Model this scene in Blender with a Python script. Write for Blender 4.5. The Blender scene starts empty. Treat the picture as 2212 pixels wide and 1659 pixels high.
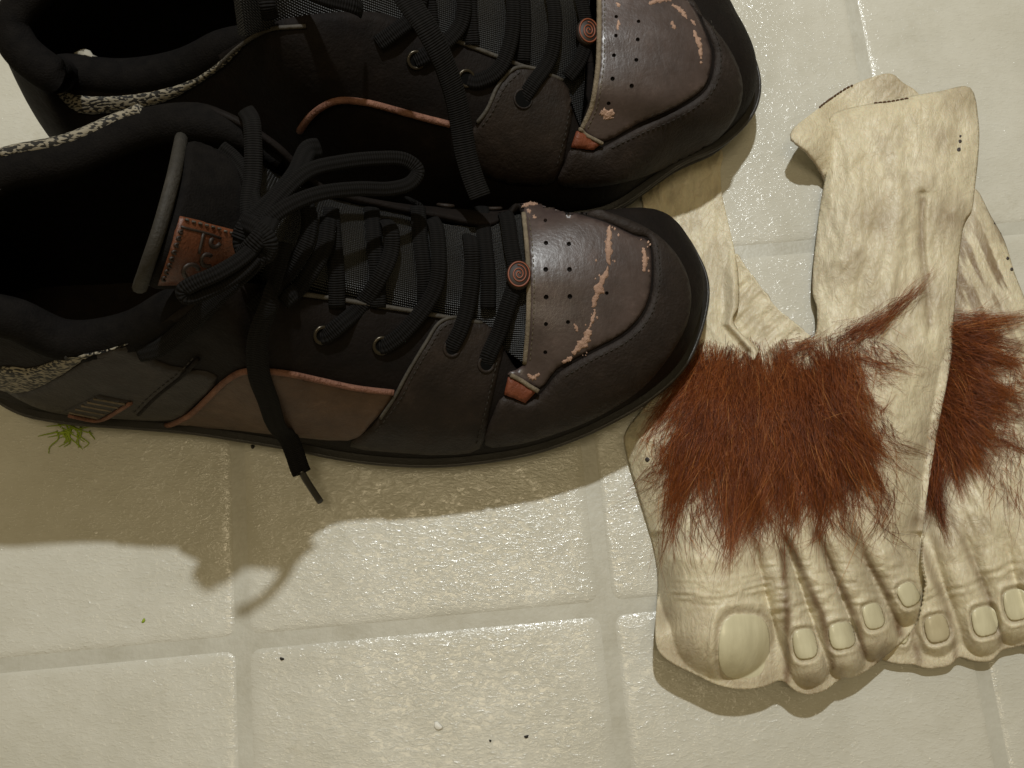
import bpy, bmesh, math, random
import numpy as np
from mathutils import Vector, Matrix
from mathutils.bvhtree import BVHTree
from mathutils.geometry import delaunay_2d_cdt

random.seed(7); np.random.seed(7)
SC = bpy.context.scene
COL = SC.collection
# ------------------------------------------------------------------ camera
FPX = 2100.0; TILT = math.radians(13.5); DIST = 0.42
CT, ST = math.cos(TILT), math.sin(TILT)
CAM = Vector((0, -DIST*ST, DIST*CT))
cd = bpy.data.cameras.new('camera'); co = bpy.data.objects.new('camera', cd); COL.objects.link(co)
co.location = CAM; co.rotation_euler = (TILT, 0, 0)
cd.sensor_width = 36; cd.lens = 36*FPX/2212; cd.clip_start = 0.01; cd.clip_end = 50
SC.camera = co
# ------------------------------------------------------------------ light
w = bpy.data.worlds.new('World'); SC.world = w; w.use_nodes = True
bg = w.node_tree.nodes['Background']; bg.inputs[0].default_value = (1.0, 0.79, 0.42, 1); bg.inputs[1].default_value = 0.21
LP = Vector((0.0, 0.60, 1.05))
ld = bpy.data.lights.new('lamp', 'AREA'); ld.shape = 'DISK'; ld.size = 0.034; ld.energy = 9.3; ld.color = (0.97, 1.0, 0.99)
lo = bpy.data.objects.new('lamp', ld); COL.objects.link(lo); lo.location = LP
lo.rotation_euler = (Vector((0.0, 0.0, 0.02))-LP).to_track_quat('-Z', 'Y').to_euler()
# the room's ceiling lamp, almost overhead: soft warm light and the glare on the vinyl
l2 = bpy.data.lights.new('ceiling_lamp', 'AREA'); l2.shape = 'DISK'; l2.size = 0.75; l2.energy = 7.6; l2.color = (1.0, 0.83, 0.54)
lo2 = bpy.data.objects.new('ceiling_lamp', l2); COL.objects.link(lo2); lo2.location = (-0.12, -0.09, 2.35)
vs = SC.view_settings; vs.view_transform = 'Standard'; vs.look = 'None'; vs.exposure = 0; vs.gamma = 1
SC.render.resolution_x = 1024; SC.render.resolution_y = 768

# ------------------------------------------------------------------ mapping helpers (survey of the photograph -> metres on/above the floor)
def raydir(u, v):
    return Vector((u-1106, ST*FPX+CT*(829.5-v), -CT*FPX+ST*(829.5-v)))
def U(u, v, z=0.0):
    r = raydir(u, v); k = (z-CAM.z)/r.z
    return CAM+r*k
def Un(u, v, z):
    u = np.asarray(u, float); v = np.asarray(v, float); z = np.asarray(z, float)
    rx = u-1106; ry = ST*FPX+CT*(829.5-v); rz = -CT*FPX+ST*(829.5-v)
    k = (z-CAM.z)/rz
    return np.stack([rx*k, CAM.y+ry*k, z+0*rx], -1)
def F(x, y, z=0.0):
    return Vector(((x-1106)/5000, (829.5-y)/5000, z))

# ------------------------------------------------------------------ object helpers
def mesh_obj(name, verts, faces, mat, parent=None, smooth=True):
    me = bpy.data.meshes.new(name)
    me.from_pydata([tuple(v) for v in verts], [], [tuple(f) for f in faces]); me.update()
    o = bpy.data.objects.new(name, me); COL.objects.link(o)
    if mat: me.materials.append(mat)
    if smooth: me.polygons.foreach_set('use_smooth', [True]*len(me.polygons))
    if parent: o.parent = parent
    return o
def thing(name, label, cat, group=None):
    o = bpy.data.objects.new(name, None); COL.objects.link(o); o.empty_display_size = 0.02
    o['label'] = label; o['category'] = cat
    if group: o['group'] = group
    return o
def tag(o, label, cat, group=None):
    o['label'] = label; o['category'] = cat
    if group: o['group'] = group
    return o
def spline(pts, n, closed=False):
    """centripetal-ish catmull rom through pts (Vectors of any dim), n samples per span"""
    P = [Vector(p) for p in pts]; out = []; m = len(P)
    spans = m if closed else m-1
    for i in range(spans):
        if closed: a, b, c, d = P[(i-1) % m], P[i], P[(i+1) % m], P[(i+2) % m]
        else:
            b, c = P[i], P[i+1]
            a = P[i-1] if i > 0 else b*2-c
            d = P[i+2] if i+2 < m else c*2-b
        for k in range(n):
            t = k/n
            out.append(0.5*((2*b)+(c-a)*t+(2*a-5*b+4*c-d)*t*t+(3*b-a-3*c+d)*t*t*t))
    if not closed: out.append(P[-1].copy())
    return out
def tube(name, path, ra, rb, mat, parent, up=None, seg=10, taper=None, cap=True, samples=6, closed=False, smoothpath=True):
    """sweep an ellipse (ra sideways, rb along up) along a path; UV.x = length in metres"""
    pts = spline(path, samples, closed) if smoothpath else [Vector(p) for p in path]
    n = len(pts); V = []; Fc = []; L = [0]
    for i in range(1, n): L.append(L[-1]+(pts[i]-pts[i-1]).length)
    for i, p in enumerate(pts):
        if closed: t = pts[(i+1) % n]-pts[i-1]
        else: t = pts[min(i+1, n-1)]-pts[max(i-1, 0)]
        if t.length < 1e-9: t = Vector((1, 0, 0))
        t.normalize()
        uu = up[min(int(i/samples), len(up)-1)].lerp(up[min(int(i/samples)+1, len(up)-1)], (i % samples)/samples) if isinstance(up, list) else (up or Vector((0, 0, 1)))
        s = t.cross(uu)
        if s.length < 1e-6: s = t.cross(Vector((0, 1, 0)))
        s.normalize(); q = s.cross(t).normalized()
        k = taper(i/(n-1)) if taper else 1.0
        for j in range(seg):
            a = 2*math.pi*j/seg
            V.append(p+s*(math.cos(a)*ra*k)+q*(math.sin(a)*rb*k))
    rng = n if closed else n-1
    for i in range(rng):
        for j in range(seg):
            a = i*seg+j; b = i*seg+(j+1) % seg; c = ((i+1) % n)*seg+(j+1) % seg; d = ((i+1) % n)*seg+j
            Fc.append((a, b, c, d))
    if cap and not closed:
        Fc.append(tuple(range(seg))[::-1]); Fc.append(tuple((n-1)*seg+j for j in range(seg)))
    o = mesh_obj(name, V, Fc, mat, parent)
    uv = o.data.uv_layers.new(name='UVMap')
    for poly in o.data.polygons:
        for li in poly.loop_indices:
            vi = o.data.loops[li].vertex_index
            i, j = divmod(vi, seg)
            l = L[i]
            if closed and poly.index >= (n-1)*seg and i == 0: l = L[-1]+(pts[0]-pts[-1]).length
            jj = j if not (j == 0 and any(o.data.loops[x].vertex_index % seg == seg-1 for x in poly.loop_indices)) else seg
            uv.data[li].uv = (l, jj/seg)
    return o

# ------------------------------------------------------------------ numpy noise
def _hash(ix, iy, seed):
    h = (ix.astype(np.int64)*374761393+iy.astype(np.int64)*668265263+seed*974634777) & 0x7fffffff
    h = ((h ^ (h >> 13))*1274126177) & 0x7fffffff
    return ((h ^ (h >> 16)) & 0xffff)/65535.0
def vnoise(x, y, seed=0):
    x0 = np.floor(x); y0 = np.floor(y); fx = x-x0; fy = y-y0
    fx = fx*fx*(3-2*fx); fy = fy*fy*(3-2*fy)
    a = _hash(x0, y0, seed); b = _hash(x0+1, y0, seed); c = _hash(x0, y0+1, seed); d = _hash(x0+1, y0+1, seed)
    return (a*(1-fx)+b*fx)*(1-fy)+(c*(1-fx)+d*fx)*fy
def fbm(x, y, seed=0, o=4):
    r = 0; a = .5; t = 0
    for i in range(o): r = r+a*vnoise(x, y, seed+i*17); t += a; a *= .5; x = x*2.03+5.1; y = y*2.03+3.7
    return r/t
def polydist(pu, pv, poly):
    """signed distance (inside positive) and nearest boundary point"""
    P = np.asarray(poly, float); n = len(P)
    best = np.full(pu.shape, 1e9); bx = np.zeros(pu.shape); by = np.zeros(pu.shape); ins = np.zeros(pu.shape, bool)
    for i in range(n):
        a = P[i]; b = P[(i+1) % n]; e = b-a; L = e@e+1e-12
        t = np.clip(((pu-a[0])*e[0]+(pv-a[1])*e[1])/L, 0, 1)
        x = a[0]+t*e[0]; y = a[1]+t*e[1]; d = np.hypot(pu-x, pv-y)
        m = d < best; best = np.where(m, d, best); bx = np.where(m, x, bx); by = np.where(m, y, by)
        c = ((a[1] > pv) != (b[1] > pv)) & (pu < (b[0]-a[0])*(pv-a[1])/(b[1]-a[1]+1e-12)+a[0])
        ins ^= c
    return np.where(ins, best, -best), bx, by
def smoothpoly(poly, n=5):
    return [(p.x, p.y) for p in spline([Vector((a, b, 0)) for a, b in poly], n, True)]
def sstep(x, a, b):
    t = np.clip((x-a)/(b-a), 0, 1); return t*t*(3-2*t)

# ------------------------------------------------------------------ materials
def mat(name, col, rough=0.5, spec=0.5, metal=0.0):
    m = bpy.data.materials.new(name); m.use_nodes = True
    b = m.node_tree.nodes['Principled BSDF']
    b.inputs['Base Color'].default_value = (*col, 1); b.inputs['Roughness'].default_value = rough
    b.inputs['Specular IOR Level'].default_value = spec; b.inputs['Metallic'].default_value = metal
    return m
class NT:
    def __init__(s, m): s.t = m.node_tree; s.n = s.t.nodes; s.b = s.n['Principled BSDF']
    def new(s, ty, **kw):
        x = s.n.new(ty)
        for k, v in kw.items():
            if k in x.inputs.keys(): x.inputs[k].default_value = v
            else: setattr(x, k, v)
        return x
    def link(s, a, b): s.t.links.new(a, b)
    def coord(s, which='Object', scale=(1, 1, 1), rot=(0, 0, 0)):
        c = s.new('ShaderNodeTexCoord'); m = s.new('ShaderNodeMapping'); m.inputs['Scale'].default_value = scale; m.inputs['Rotation'].default_value = rot
        s.link(c.outputs[which], m.inputs[0]); return m.outputs[0]
    def noise(s, vec, scale, detail=4, rough=.55, dist=0):
        x = s.new('ShaderNodeTexNoise'); x.inputs['Scale'].default_value = scale; x.inputs['Detail'].default_value = detail
        x.inputs['Roughness'].default_value = rough; x.inputs['Distortion'].default_value = dist
        s.link(vec, x.inputs['Vector']); return x.outputs['Fac']
    def ramp(s, fac, stops):
        r = s.new('ShaderNodeValToRGB'); e = r.color_ramp.elements
        e[0].position = stops[0][0]; e[0].color = (*stops[0][1], 1)
        e[1].position = stops[-1][0]; e[1].color = (*stops[-1][1], 1)
        for p, c in stops[1:-1]:
            q = e.new(p); q.color = (*c, 1)
        s.link(fac, r.inputs[0]); return r.outputs[0]
    def mix(s, fac, a, b, mode='MIX'):
        x = s.new('ShaderNodeMix'); x.data_type = 'RGBA'; x.blend_type = mode
        for i, val in ((0, fac), (6, a), (7, b)):
            if hasattr(val, 'links'): s.link(val, x.inputs[i])
            elif i == 0: x.inputs[0].default_value = val
            else: x.inputs[i].default_value = (*val, 1)
        return x.outputs[2]
    def bump(s, h, strength, dist, prev=None):
        x = s.new('ShaderNodeBump'); x.inputs['Strength'].default_value = strength; x.inputs['Distance'].default_value = dist
        s.link(h, x.inputs['Height'])
        if prev is not None: s.link(prev, x.inputs['Normal'])
        return x.outputs[0]
    def math(s, op, a, b=0.0):
        x = s.new('ShaderNodeMath'); x.operation = op
        for i, val in ((0, a), (1, b)):
            if hasattr(val, 'links'): s.link(val, x.inputs[i])
            else: x.inputs[i].default_value = val
        return x.outputs[0]
    def color(s, c): s.link(c, s.b.inputs['Base Color'])
    def rough(s, c): s.link(c, s.b.inputs['Roughness'])
    def normal(s, c): s.link(c, s.b.inputs['Normal'])
    def attr(s, name):
        a = s.new('ShaderNodeAttribute'); a.attribute_name = name; return a.outputs['Fac']

def leather(name, c1, c2, rough=.45, grain=1.0, spec=.5, scale=900):
    m = mat(name, c1, rough, spec); t = NT(m); v = t.coord('Object')
    c3 = tuple(min(x*1.9+.002, 1) for x in c2)
    t.color(t.ramp(t.noise(v, 75, 9, .74), [(.32, c1), (.58, c2), (.78, c3)]))
    f = t.noise(v, scale, 4); g = t.noise(v, 130, 6, .68)
    cr = t.math('POWER', t.math('ABSOLUTE', t.math('SUBTRACT', t.noise(t.coord('Object', (1, .35, .7), (0, 0, .3)), 90, 5, .6, 1.0), .5)), .5)
    t.normal(t.bump(cr, .30*grain, .0012, t.bump(g, .38*grain, .0014, t.bump(f, .7*grain, .0004))))
    t.rough(t.math('MULTIPLY_ADD', g, .25)) if False else None
    r = t.math('MULTIPLY', g, .3); t.rough(t.math('ADD', r, rough-.15))
    return m
def fabric(name, c1, c2, rough=.85, s=(1400, 1400)):
    m = mat(name, c1, rough, .10); t = NT(m); v = t.coord('Object')
    n = t.noise(v, s[0], 2); t.color(t.ramp(t.noise(v, 200, 5, .7), [(.35, c1), (.75, c2)]))
    t.normal(t.bump(n, .8, .0004)); return m
M = {}
# floor tile: embossed glossy vinyl
def tile_mat():
    m = mat('vinyl_tile', (.6, .57, .46), .3, .5); t = NT(m)
    v = t.coord('Object'); geo = t.new('ShaderNodeNewGeometry')
    wv = geo.outputs['Position']
    a = t.noise(wv, 22, 5, .6); b = t.noise(wv, 95, 5, .65)
    c = t.mix(t.math('MULTIPLY', b, .55), t.ramp(a, [(.3, (.54, .53, .47)), (.52, (.615, .605, .545)), (.75, (.655, .65, .595))]), (.47, .45, .37))
    # grime smudges
    g = t.ramp(t.noise(wv, 38, 6, .75), [(.60, (0, 0, 0)), (.74, (1, 1, 1))])
    c = t.mix(t.math('MULTIPLY', g, .42), c, (.42, .395, .31))
    g2 = t.ramp(t.noise(wv, 13, 7, .7, .6), [(.50, (0, 0, 0)), (.68, (1, 1, 1))])
    c = t.mix(t.math('MULTIPLY', g2, .28), c, (.47, .455, .375))
    t.color(c)
    mp = t.new('ShaderNodeMapping'); mp.inputs['Scale'].default_value = (1.0, 2.1, 1); mp.inputs['Rotation'].default_value = (0, 0, .25); t.link(wv, mp.inputs[0])
    mp2 = t.new('ShaderNodeMapping'); mp2.inputs['Scale'].default_value = (1.0, 1.7, 1); mp2.inputs['Rotation'].default_value = (0, 0, -.5); t.link(wv, mp2.inputs[0])
    f = t.noise(mp.outputs[0], 330, 3, .6, .5); f2 = t.noise(mp2.outputs[0], 700, 2, .5)
    wav = t.noise(wv, 60, 2)
    f = t.ramp(f, [(.46, (0, 0, 0)), (.60, (.35, .35, .35)), (.76, (1, 1, 1))]); f2 = t.ramp(f2, [(.50, (0, 0, 0)), (.80, (1, 1, 1))])
    n = t.bump(f2, .20, .0005, t.bump(f, .25, .0009, t.bump(wav, .25, .003)))
    t.normal(n)
    t.rough(t.math('ADD', t.math('MULTIPLY', t.noise(wv, 140, 4), .14), .07))
    return m
M['tile'] = tile_mat()
def grout_mat():
    m = mat('vinyl_grout', (.4, .38, .31), .4); t = NT(m); geo = t.new('ShaderNodeNewGeometry'); wv = geo.outputs['Position']
    t.color(t.ramp(t.noise(wv, 45, 6, .7), [(.3, (.40, .385, .32)), (.5, (.475, .465, .405)), (.75, (.54, .535, .475))]))
    t.normal(t.bump(t.noise(wv, 500, 3), .35, .0006)); return m
M['grout'] = grout_mat()
M['black_leather'] = leather('black_suede', (.0030, .0019, .0016), (.0066, .0042, .0033), .75, .8, .16)
M['bumper'] = leather('bumper_leather', (.0100, .0066, .0054), (.020, .0136, .0110), .66, 1.1, .28)
M['overlay'] = leather('overlay_leather', (.0078, .0050, .0038), (.017, .0112, .0084), .6, .8, .24)
M['toecap'] = leather('toecap_leather', (.036, .0245, .023), (.060, .042, .039), .38, .3, .6, 700)
M['side'] = leather('side_panel_leather', (.054, .031, .020), (.090, .054, .035), .6, .6, .35)
M['heel'] = leather('heel_leather', (.0095, .0066, .0056), (.019, .0135, .0112), .6, .8, .35)
M['piping'] = leather('tan_piping', (.10, .040, .026), (.20, .095, .062), .7, 2.2, .35)
M['edge'] = leather('raw_edge', (.09, .073, .052), (.19, .155, .11), .8, 1.5, .2)
M['edge_dark'] = leather('dark_edge', (.03, .026, .021), (.065, .058, .048), .7, 1, .3)
M['binding'] = leather('tongue_binding', (.014, .0125, .0105), (.030, .027, .023), .7, 1, .3)
M['rust'] = leather('rust_leather', (.09, .022, .010), (.16, .045, .020), .55, 1, .35)
M['label'] = leather('label_leather', (.055, .016, .006), (.105, .032, .012), .45, 1, .45)
M['scuff'] = leather('scuffed_leather', (.24, .145, .105), (.40, .265, .20), .85, 2, .2)
M['rubber'] = leather('sole_rubber', (.006, .0052, .005), (.012, .0104, .0096), .5, .6, .4)
M['rim'] = leather('sole_rim_rubber', (.018, .0165, .0155), (.034, .031, .029), .42, .6, .45)
M['lining'] = fabric('collar_fabric', (.0032, .0027, .0026), (.0075, .0063, .0056))
M['insole'] = fabric('insole_fabric', (.006, .0042, .0036), (.011, .0075, .0055))
M['ink'] = mat('dark_print', (.015, .008, .005), .6)
M['thread'] = mat('sewing_thread', (.10, .082, .055), .7, .3)
M['thread_dark'] = mat('dark_sewing_thread', (.026, .022, .018), .7, .3)
M['eyelet'] = mat('eyelet_ring', (.05, .042, .03), .3, .5, .8)
M['hole'] = mat('eyelet_hole', (.002, .002, .002), .9, .1)
M['aglet'] = mat('aglet_plastic', (.02, .018, .015), .35)
M['emblem'] = mat('orange_rubber', (.17, .042, .014), .5)
def lace_mat():
    m = mat('lace_weave', (.02, .018, .016), .85, .15); t = NT(m)
    c = t.new('ShaderNodeUVMap'); mp = t.new('ShaderNodeMapping'); mp.inputs['Scale'].default_value = (1, .0095, 1); t.link(c.outputs[0], mp.inputs[0])
    wv = t.new('ShaderNodeTexWave'); wv.wave_type = 'BANDS'; wv.bands_direction = 'X'; wv.inputs['Scale'].default_value = 360; wv.inputs['Distortion'].default_value = 2.2; wv.inputs['Detail'].default_value = 1
    t.link(mp.outputs[0], wv.inputs[0])
    wy = t.new('ShaderNodeTexWave'); wy.wave_type = 'BANDS'; wy.bands_direction = 'Y'; wy.inputs['Scale'].default_value = 260; t.link(mp.outputs[0], wy.inputs[0])
    h = t.math('ADD', wv.outputs['Fac'], t.math('MULTIPLY', wy.outputs['Fac'], .5))
    t.color(t.ramp(t.math('MULTIPLY', h, .6), [(.1, (.002, .0018, .0018)), (.8, (.0072, .0063, .0060))]))
    t.normal(t.bump(h, .8, .0005)); return m
M['lace'] = lace_mat()
def weave_mat(name, c0, c1, s, thr=.5):
    """houndstooth-like woven print: short ticks"""
    m = mat(name, c0, .7, .4); t = NT(m); v = t.coord('Object', (.55, 1.25, 1.25), (0, 0, .3))
    n = t.noise(v, s, 1, .4); fac = t.ramp(n, [(thr-.035, (0, 0, 0)), (thr+.035, (1, 1, 1))])
    t.color(t.mix(fac, c0, c1)); t.normal(t.bump(fac, .5, .0005)); return m
M['checker'] = weave_mat('checker_mesh', (.012, .011, .010), (.24, .215, .165), 950, .50)
def mesh_fabric():
    m = mat('tongue_mesh', (.02, .02, .02), .42, .6); t = NT(m); v = t.coord('Object', (1, 1, 1), (0, 0, .05))
    wx = t.new('ShaderNodeTexWave'); wx.bands_direction = 'Y'; wx.inputs['Scale'].default_value = 480; t.link(v, wx.inputs[0])
    wy = t.new('ShaderNodeTexWave'); wy.bands_direction = 'X'; wy.inputs['Scale'].default_value = 430; t.link(v, wy.inputs[0])
    h = t.math('MULTIPLY', wx.outputs['Fac'], t.math('ADD', t.math('MULTIPLY', wy.outputs['Fac'], .6), .4))
    t.color(t.ramp(h, [(.15, (.003, .003, .003)), (.8, (.022, .0215, .022))])); t.normal(t.bump(h, .9, .0008)); return m
M['mesh'] = mesh_fabric()
def latex_mat():
    m = mat('painted_latex', (.6, .5, .36), .42, .5); t = NT(m)
    geo = t.new('ShaderNodeNewGeometry'); wv = geo.outputs['Position']
    p = t.attr('paint'); n = t.noise(wv, 170, 5, .65)
    base = t.ramp(t.noise(wv, 45, 4, .6), [(.3, (.645, .575, .405)), (.7, (.725, .66, .495))])
    fac = t.math('MULTIPLY', p, t.math('ADD', t.math('MULTIPLY', n, .5), .65))
    LATEXCOL = (fac, base)
    mp = t.new('ShaderNodeMapping'); mp.inputs['Scale'].default_value = (1.0, .6, .7); mp.inputs['Rotation'].default_value = (0, 0, .12); t.link(wv, mp.inputs[0])
    f = t.noise(mp.outputs[0], 420, 4, .6, .8); g = t.noise(wv, 900, 3)
    mp3 = t.new('ShaderNodeMapping'); mp3.inputs['Scale'].default_value = (1.0, .45, .6); mp3.inputs['Rotation'].default_value = (0, 0, -.35); t.link(wv, mp3.inputs[0])
    c1 = t.math('POWER', t.math('ABSOLUTE', t.math('SUBTRACT', t.noise(mp3.outputs[0], 210, 5, .6, 1.2), .5)), .5)
    mp4 = t.new('ShaderNodeMapping'); mp4.inputs['Scale'].default_value = (.8, .3, .6); mp4.inputs['Rotation'].default_value = (0, 0, .45); t.link(wv, mp4.inputs[0])
    c2 = t.math('POWER', t.math('ABSOLUTE', t.math('SUBTRACT', t.noise(mp4.outputs[0], 300, 4, .6, 1.0), .5)), .5)
    t.normal(t.bump(g, .25, .0004, t.bump(f, .28, .0008, t.bump(c2, .30, .0009, t.bump(c1, .42, .0012)))))
    wash = t.math('MULTIPLY', t.ramp(t.math('MULTIPLY', c1, c2), [(.015, (1, 1, 1)), (.06, (0, 0, 0))]), .14)
    t.color(t.mix(wash, t.mix(LATEXCOL[0], LATEXCOL[1], (.19, .125, .07)), (.30, .21, .12)))
    t.rough(t.math('ADD', t.math('MULTIPLY', n, .25), .30))
    t.b.inputs['Subsurface Weight'].default_value = .08; t.b.inputs['Subsurface Radius'].default_value = (.004, .002, .001); t.b.inputs['Subsurface Scale'].default_value = .5
    return m
M['latex'] = latex_mat()
def nail_mat(name, c1, c2):
    m = mat(name, c1, .24, .55); t = NT(m); geo = t.new('ShaderNodeNewGeometry'); wv = geo.outputs['Position']
    mp = t.new('ShaderNodeMapping'); mp.inputs['Scale'].default_value = (1, .25, 1); t.link(wv, mp.inputs[0])
    t.color(t.ramp(t.noise(mp.outputs[0], 190, 4, .6), [(.3, c2), (.7, c1)])); t.normal(t.bump(t.noise(mp.outputs[0], 500, 2), .2, .0005)); return m
M['nail'] = nail_mat('yellowed_nail', (.70, .66, .47), (.56, .52, .36))
M['nail_dull'] = nail_mat('dull_nail', (.56, .50, .34), (.46, .40, .26))
def hair_mat():
    m = mat('auburn_hair', (.2, .05, .02), .42, .5); t = NT(m)
    hc = (t.ramp(t.attr('rnd'), [(0.0, (.055, .010, .003)), (.5, (.20, .045, .010)), (.85, (.40, .125, .028)), (1.0, (.60, .28, .09))]))
    t.color(t.mix(t.math('MULTIPLY', t.math('POWER', t.attr('tip'), 1.8), .40), hc, (.50, .17, .036))); return m
M['hair'] = hair_mat()
M['stitch'] = mat('brown_stitch', (.10, .045, .02), .8)
M['speck'] = mat('dark_speck', (.02, .018, .016), .8)
M['white_crumb'] = mat('white_crumb', (.8, .79, .74), .7)
M['lint'] = mat('grey_lint', (.34, .32, .27), .95, .1)
M['green'] = mat('green_strand', (.26, .36, .02), .7)
M['stain'] = mat('ink_mark', (.05, .04, .04), .7)

# ================================================================== FLOOR
PHI = math.radians(5.25); TS = 0.1485; OX, OY = 0.02977, -0.0976      # a grout crossing in the tile frame
def tile_world(a, b):
    c, s = math.cos(PHI), math.sin(PHI); return (a*c-b*s, a*s+b*c)
fl = mesh_obj('floor', [(*tile_world(x, y), 0.0) for x, y in ((-.7, -.7), (.7, -.7), (.7, .7), (-.7, .7))], [(0, 1, 2, 3)], M['grout'], None, False)
fl['kind'] = 'structure'
def tile_mesh():
    g = 0.0028; h = TS/2-g; R = .0045; V = []; Fc = []
    def ring(ins, z, wob):
        hh = h-ins; r = max(R-ins*.6, .001); o = []
        for cx, cy, a0 in ((1, 1, 0), (-1, 1, 90), (-1, -1, 180), (1, -1, 270)):
            for k in range(6):
                a = math.radians(a0+k*18); o.append((cx*(hh-r)+math.cos(a)*r, cy*(hh-r)+math.sin(a)*r, z))
        return o
    for ins, z in ((0, -.0004), (.0006, -.0001), (.0018, .00016), (.0034, .00030), (.0055, .00036)): V += ring(ins, z, 0)
    n = 24
    for k in range(4):
        for j in range(n): Fc.append((k*n+j, k*n+(j+1) % n, (k+1)*n+(j+1) % n, (k+1)*n+j))
    Fc.append(tuple(4*n+j for j in range(n)))
    me = bpy.data.meshes.new('tile'); me.from_pydata(V, [], Fc); me.materials.append(M['tile'])
    me.polygons.foreach_set('use_smooth', [True]*len(me.polygons)); return me
tme = tile_mesh()
for i in range(-4, 4):
    for j in range(-4, 5):
        o = bpy.data.objects.new('tile', tme); COL.objects.link(o); o.parent = fl
        o.location = (*tile_world(OX+(i+.5)*TS, OY+(j+.5)*TS), 0.0003); o.rotation_euler = (0, 0, PHI)
ZF = 0.00068   # top of the tiles

# ================================================================== generic panel laid on a surface
def raycast(bvh, u, v):
    d = raydir(u, v).normalized()
    h, n, i, dist = bvh.ray_cast(CAM, d)
    if h is None: return None
    if n.dot(d) > 0: return None
    return h, n
def surf(bvh, u, v, zguess=.05):
    r = raycast(bvh, u, v)
    if r: return r
    best = None
    for k in range(25):
        h, n, i, dist = bvh.find_nearest(U(u, v, .003+k*.005))
        if best is None or dist < best[0]: best = (dist, h, n)
    n = best[2]
    if n.dot(raydir(u, v)) > 0: n = -n
    return best[1], n
def panel(name, poly, th, mt, parent, bvh, step=7, base=0.0, smooth=4, holes=(), zg=.05, edge=.45, jitter=0):
    if smooth: poly = smoothpoly(poly, smooth)
    out = []
    for i in range(len(poly)):
        a = Vector(poly[i]); b = Vector(poly[(i+1) % len(poly)]); k = max(1, int((b-a).length/step+.5))
        for j in range(k): out.append(a.lerp(b, j/k))
    if jitter: out = [p+Vector((random.uniform(-jitter, jitter), random.uniform(-jitter, jitter))) for p in out]
    nb = len(out); vs_ = list(out); ed = [(i, (i+1) % nb) for i in range(nb)]
    us = [p.x for p in out]; vv = [p.y for p in out]
    gx, gy = np.meshgrid(np.arange(min(us), max(us), step), np.arange(min(vv), max(vv), step))
    gx[::2] += step*.5
    d, _, _ = polydist(gx, gy, [(p.x, p.y) for p in out])
    ok = d > step*.55
    for hx, hy, hr in holes: ok &= np.hypot(gx-hx, gy-hy) > hr*1.4
    vs_ += [Vector((float(x), float(y))) for x, y in zip(gx[ok], gy[ok])]
    for hx, hy, hr in holes:
        b0 = len(vs_)
        for k in range(10): vs_.append(Vector((hx+hr*math.cos(k*.6283), hy+hr*math.sin(k*.6283))))
        ed += [(b0+k, b0+(k+1) % 10) for k in range(10)]
    cv, ce, cf, *_r = delaunay_2d_cdt(vs_, ed, [tuple(range(nb))], 1, 1e-4)
    V = []; bd = []
    q = np.array([(p.x, p.y) for p in cv]); dd, _, _ = polydist(q[:, 0], q[:, 1], [(p.x, p.y) for p in out])
    N = []
    for p, di in zip(cv, dd):
        h, n = surf(bvh, p.x, p.y, zg); e = edge if di < step*.3 else 1.0
        V.append(h+n*(base+th*e)); N.append((h, n))
    Fc = []
    for f in cf:
        c = sum((cv[i] for i in f), Vector((0, 0)))/len(f)
        if any((c.x-hx)**2+(c.y-hy)**2 < (hr*.92)**2 for hx, hy, hr in holes): continue
        Fc.append(list(f))
    # winding towards the camera
    for f in Fc:
        a, b, c = V[f[0]], V[f[1]], V[f[2]]
        if (b-a).cross(c-a).dot(N[f[0]][1]) < 0: f.reverse()
    from collections import Counter
    cnt = Counter()
    for f in Fc:
        for i in range(len(f)): cnt[tuple(sorted((f[i], f[(i+1) % len(f)])))] += 1
    low = {}
    for f in list(Fc):
        for i in range(len(f)):
            a, b = f[i], f[(i+1) % len(f)]
            if cnt[tuple(sorted((a, b)))] == 1:
                ishole = any(abs(math.hypot(cv[a].x-hx, cv[a].y-hy)-hr) < .3 for hx, hy, hr in holes)
                if ishole:
                    q0 = len(V); V += [V[b].copy(), V[a].copy(), N[a][0]+N[a][1]*(base-.0003), N[b][0]+N[b][1]*(base-.0003)]; Fc.append([q0, q0+1, q0+2, q0+3]); continue
                for x in (a, b):
                    if x not in low:
                        low[x] = len(V); V.append(N[x][0]+N[x][1]*(base-.0006))
                Fc.append([b, a, low[a], low[b]])
    return mesh_obj(name, V, Fc, mt, parent)
def on_path(bvh, pts, off, step=6, zg=.05):
    """D polyline -> smooth path of 3D points on the surface, plus normals"""
    sp = spline([Vector((a, b, 0)) for a, b in pts], 8); res = [sp[0]]
    for p in sp:
        if (p-res[-1]).length >= step: res.append(p)
    P = []; N = []
    for p in res:
        h, n = surf(bvh, p.x, p.y, zg); P.append(h+n*off); N.append(n)
    # light smoothing
    for _ in range(2): P = [P[0]]+[(P[i-1]+P[i]*2+P[i+1])/4 for i in range(1, len(P)-1)]+[P[-1]]
    return P, N
def bead(name, bvh, pts, r, mt, parent, off=0.0, flat=1.0, zg=.05):
    P, N = on_path(bvh, pts, off, 6, zg)
    return tube(name, P, r, r*flat, mt, parent, up=N, seg=8, samples=1, smoothpath=False)
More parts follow.
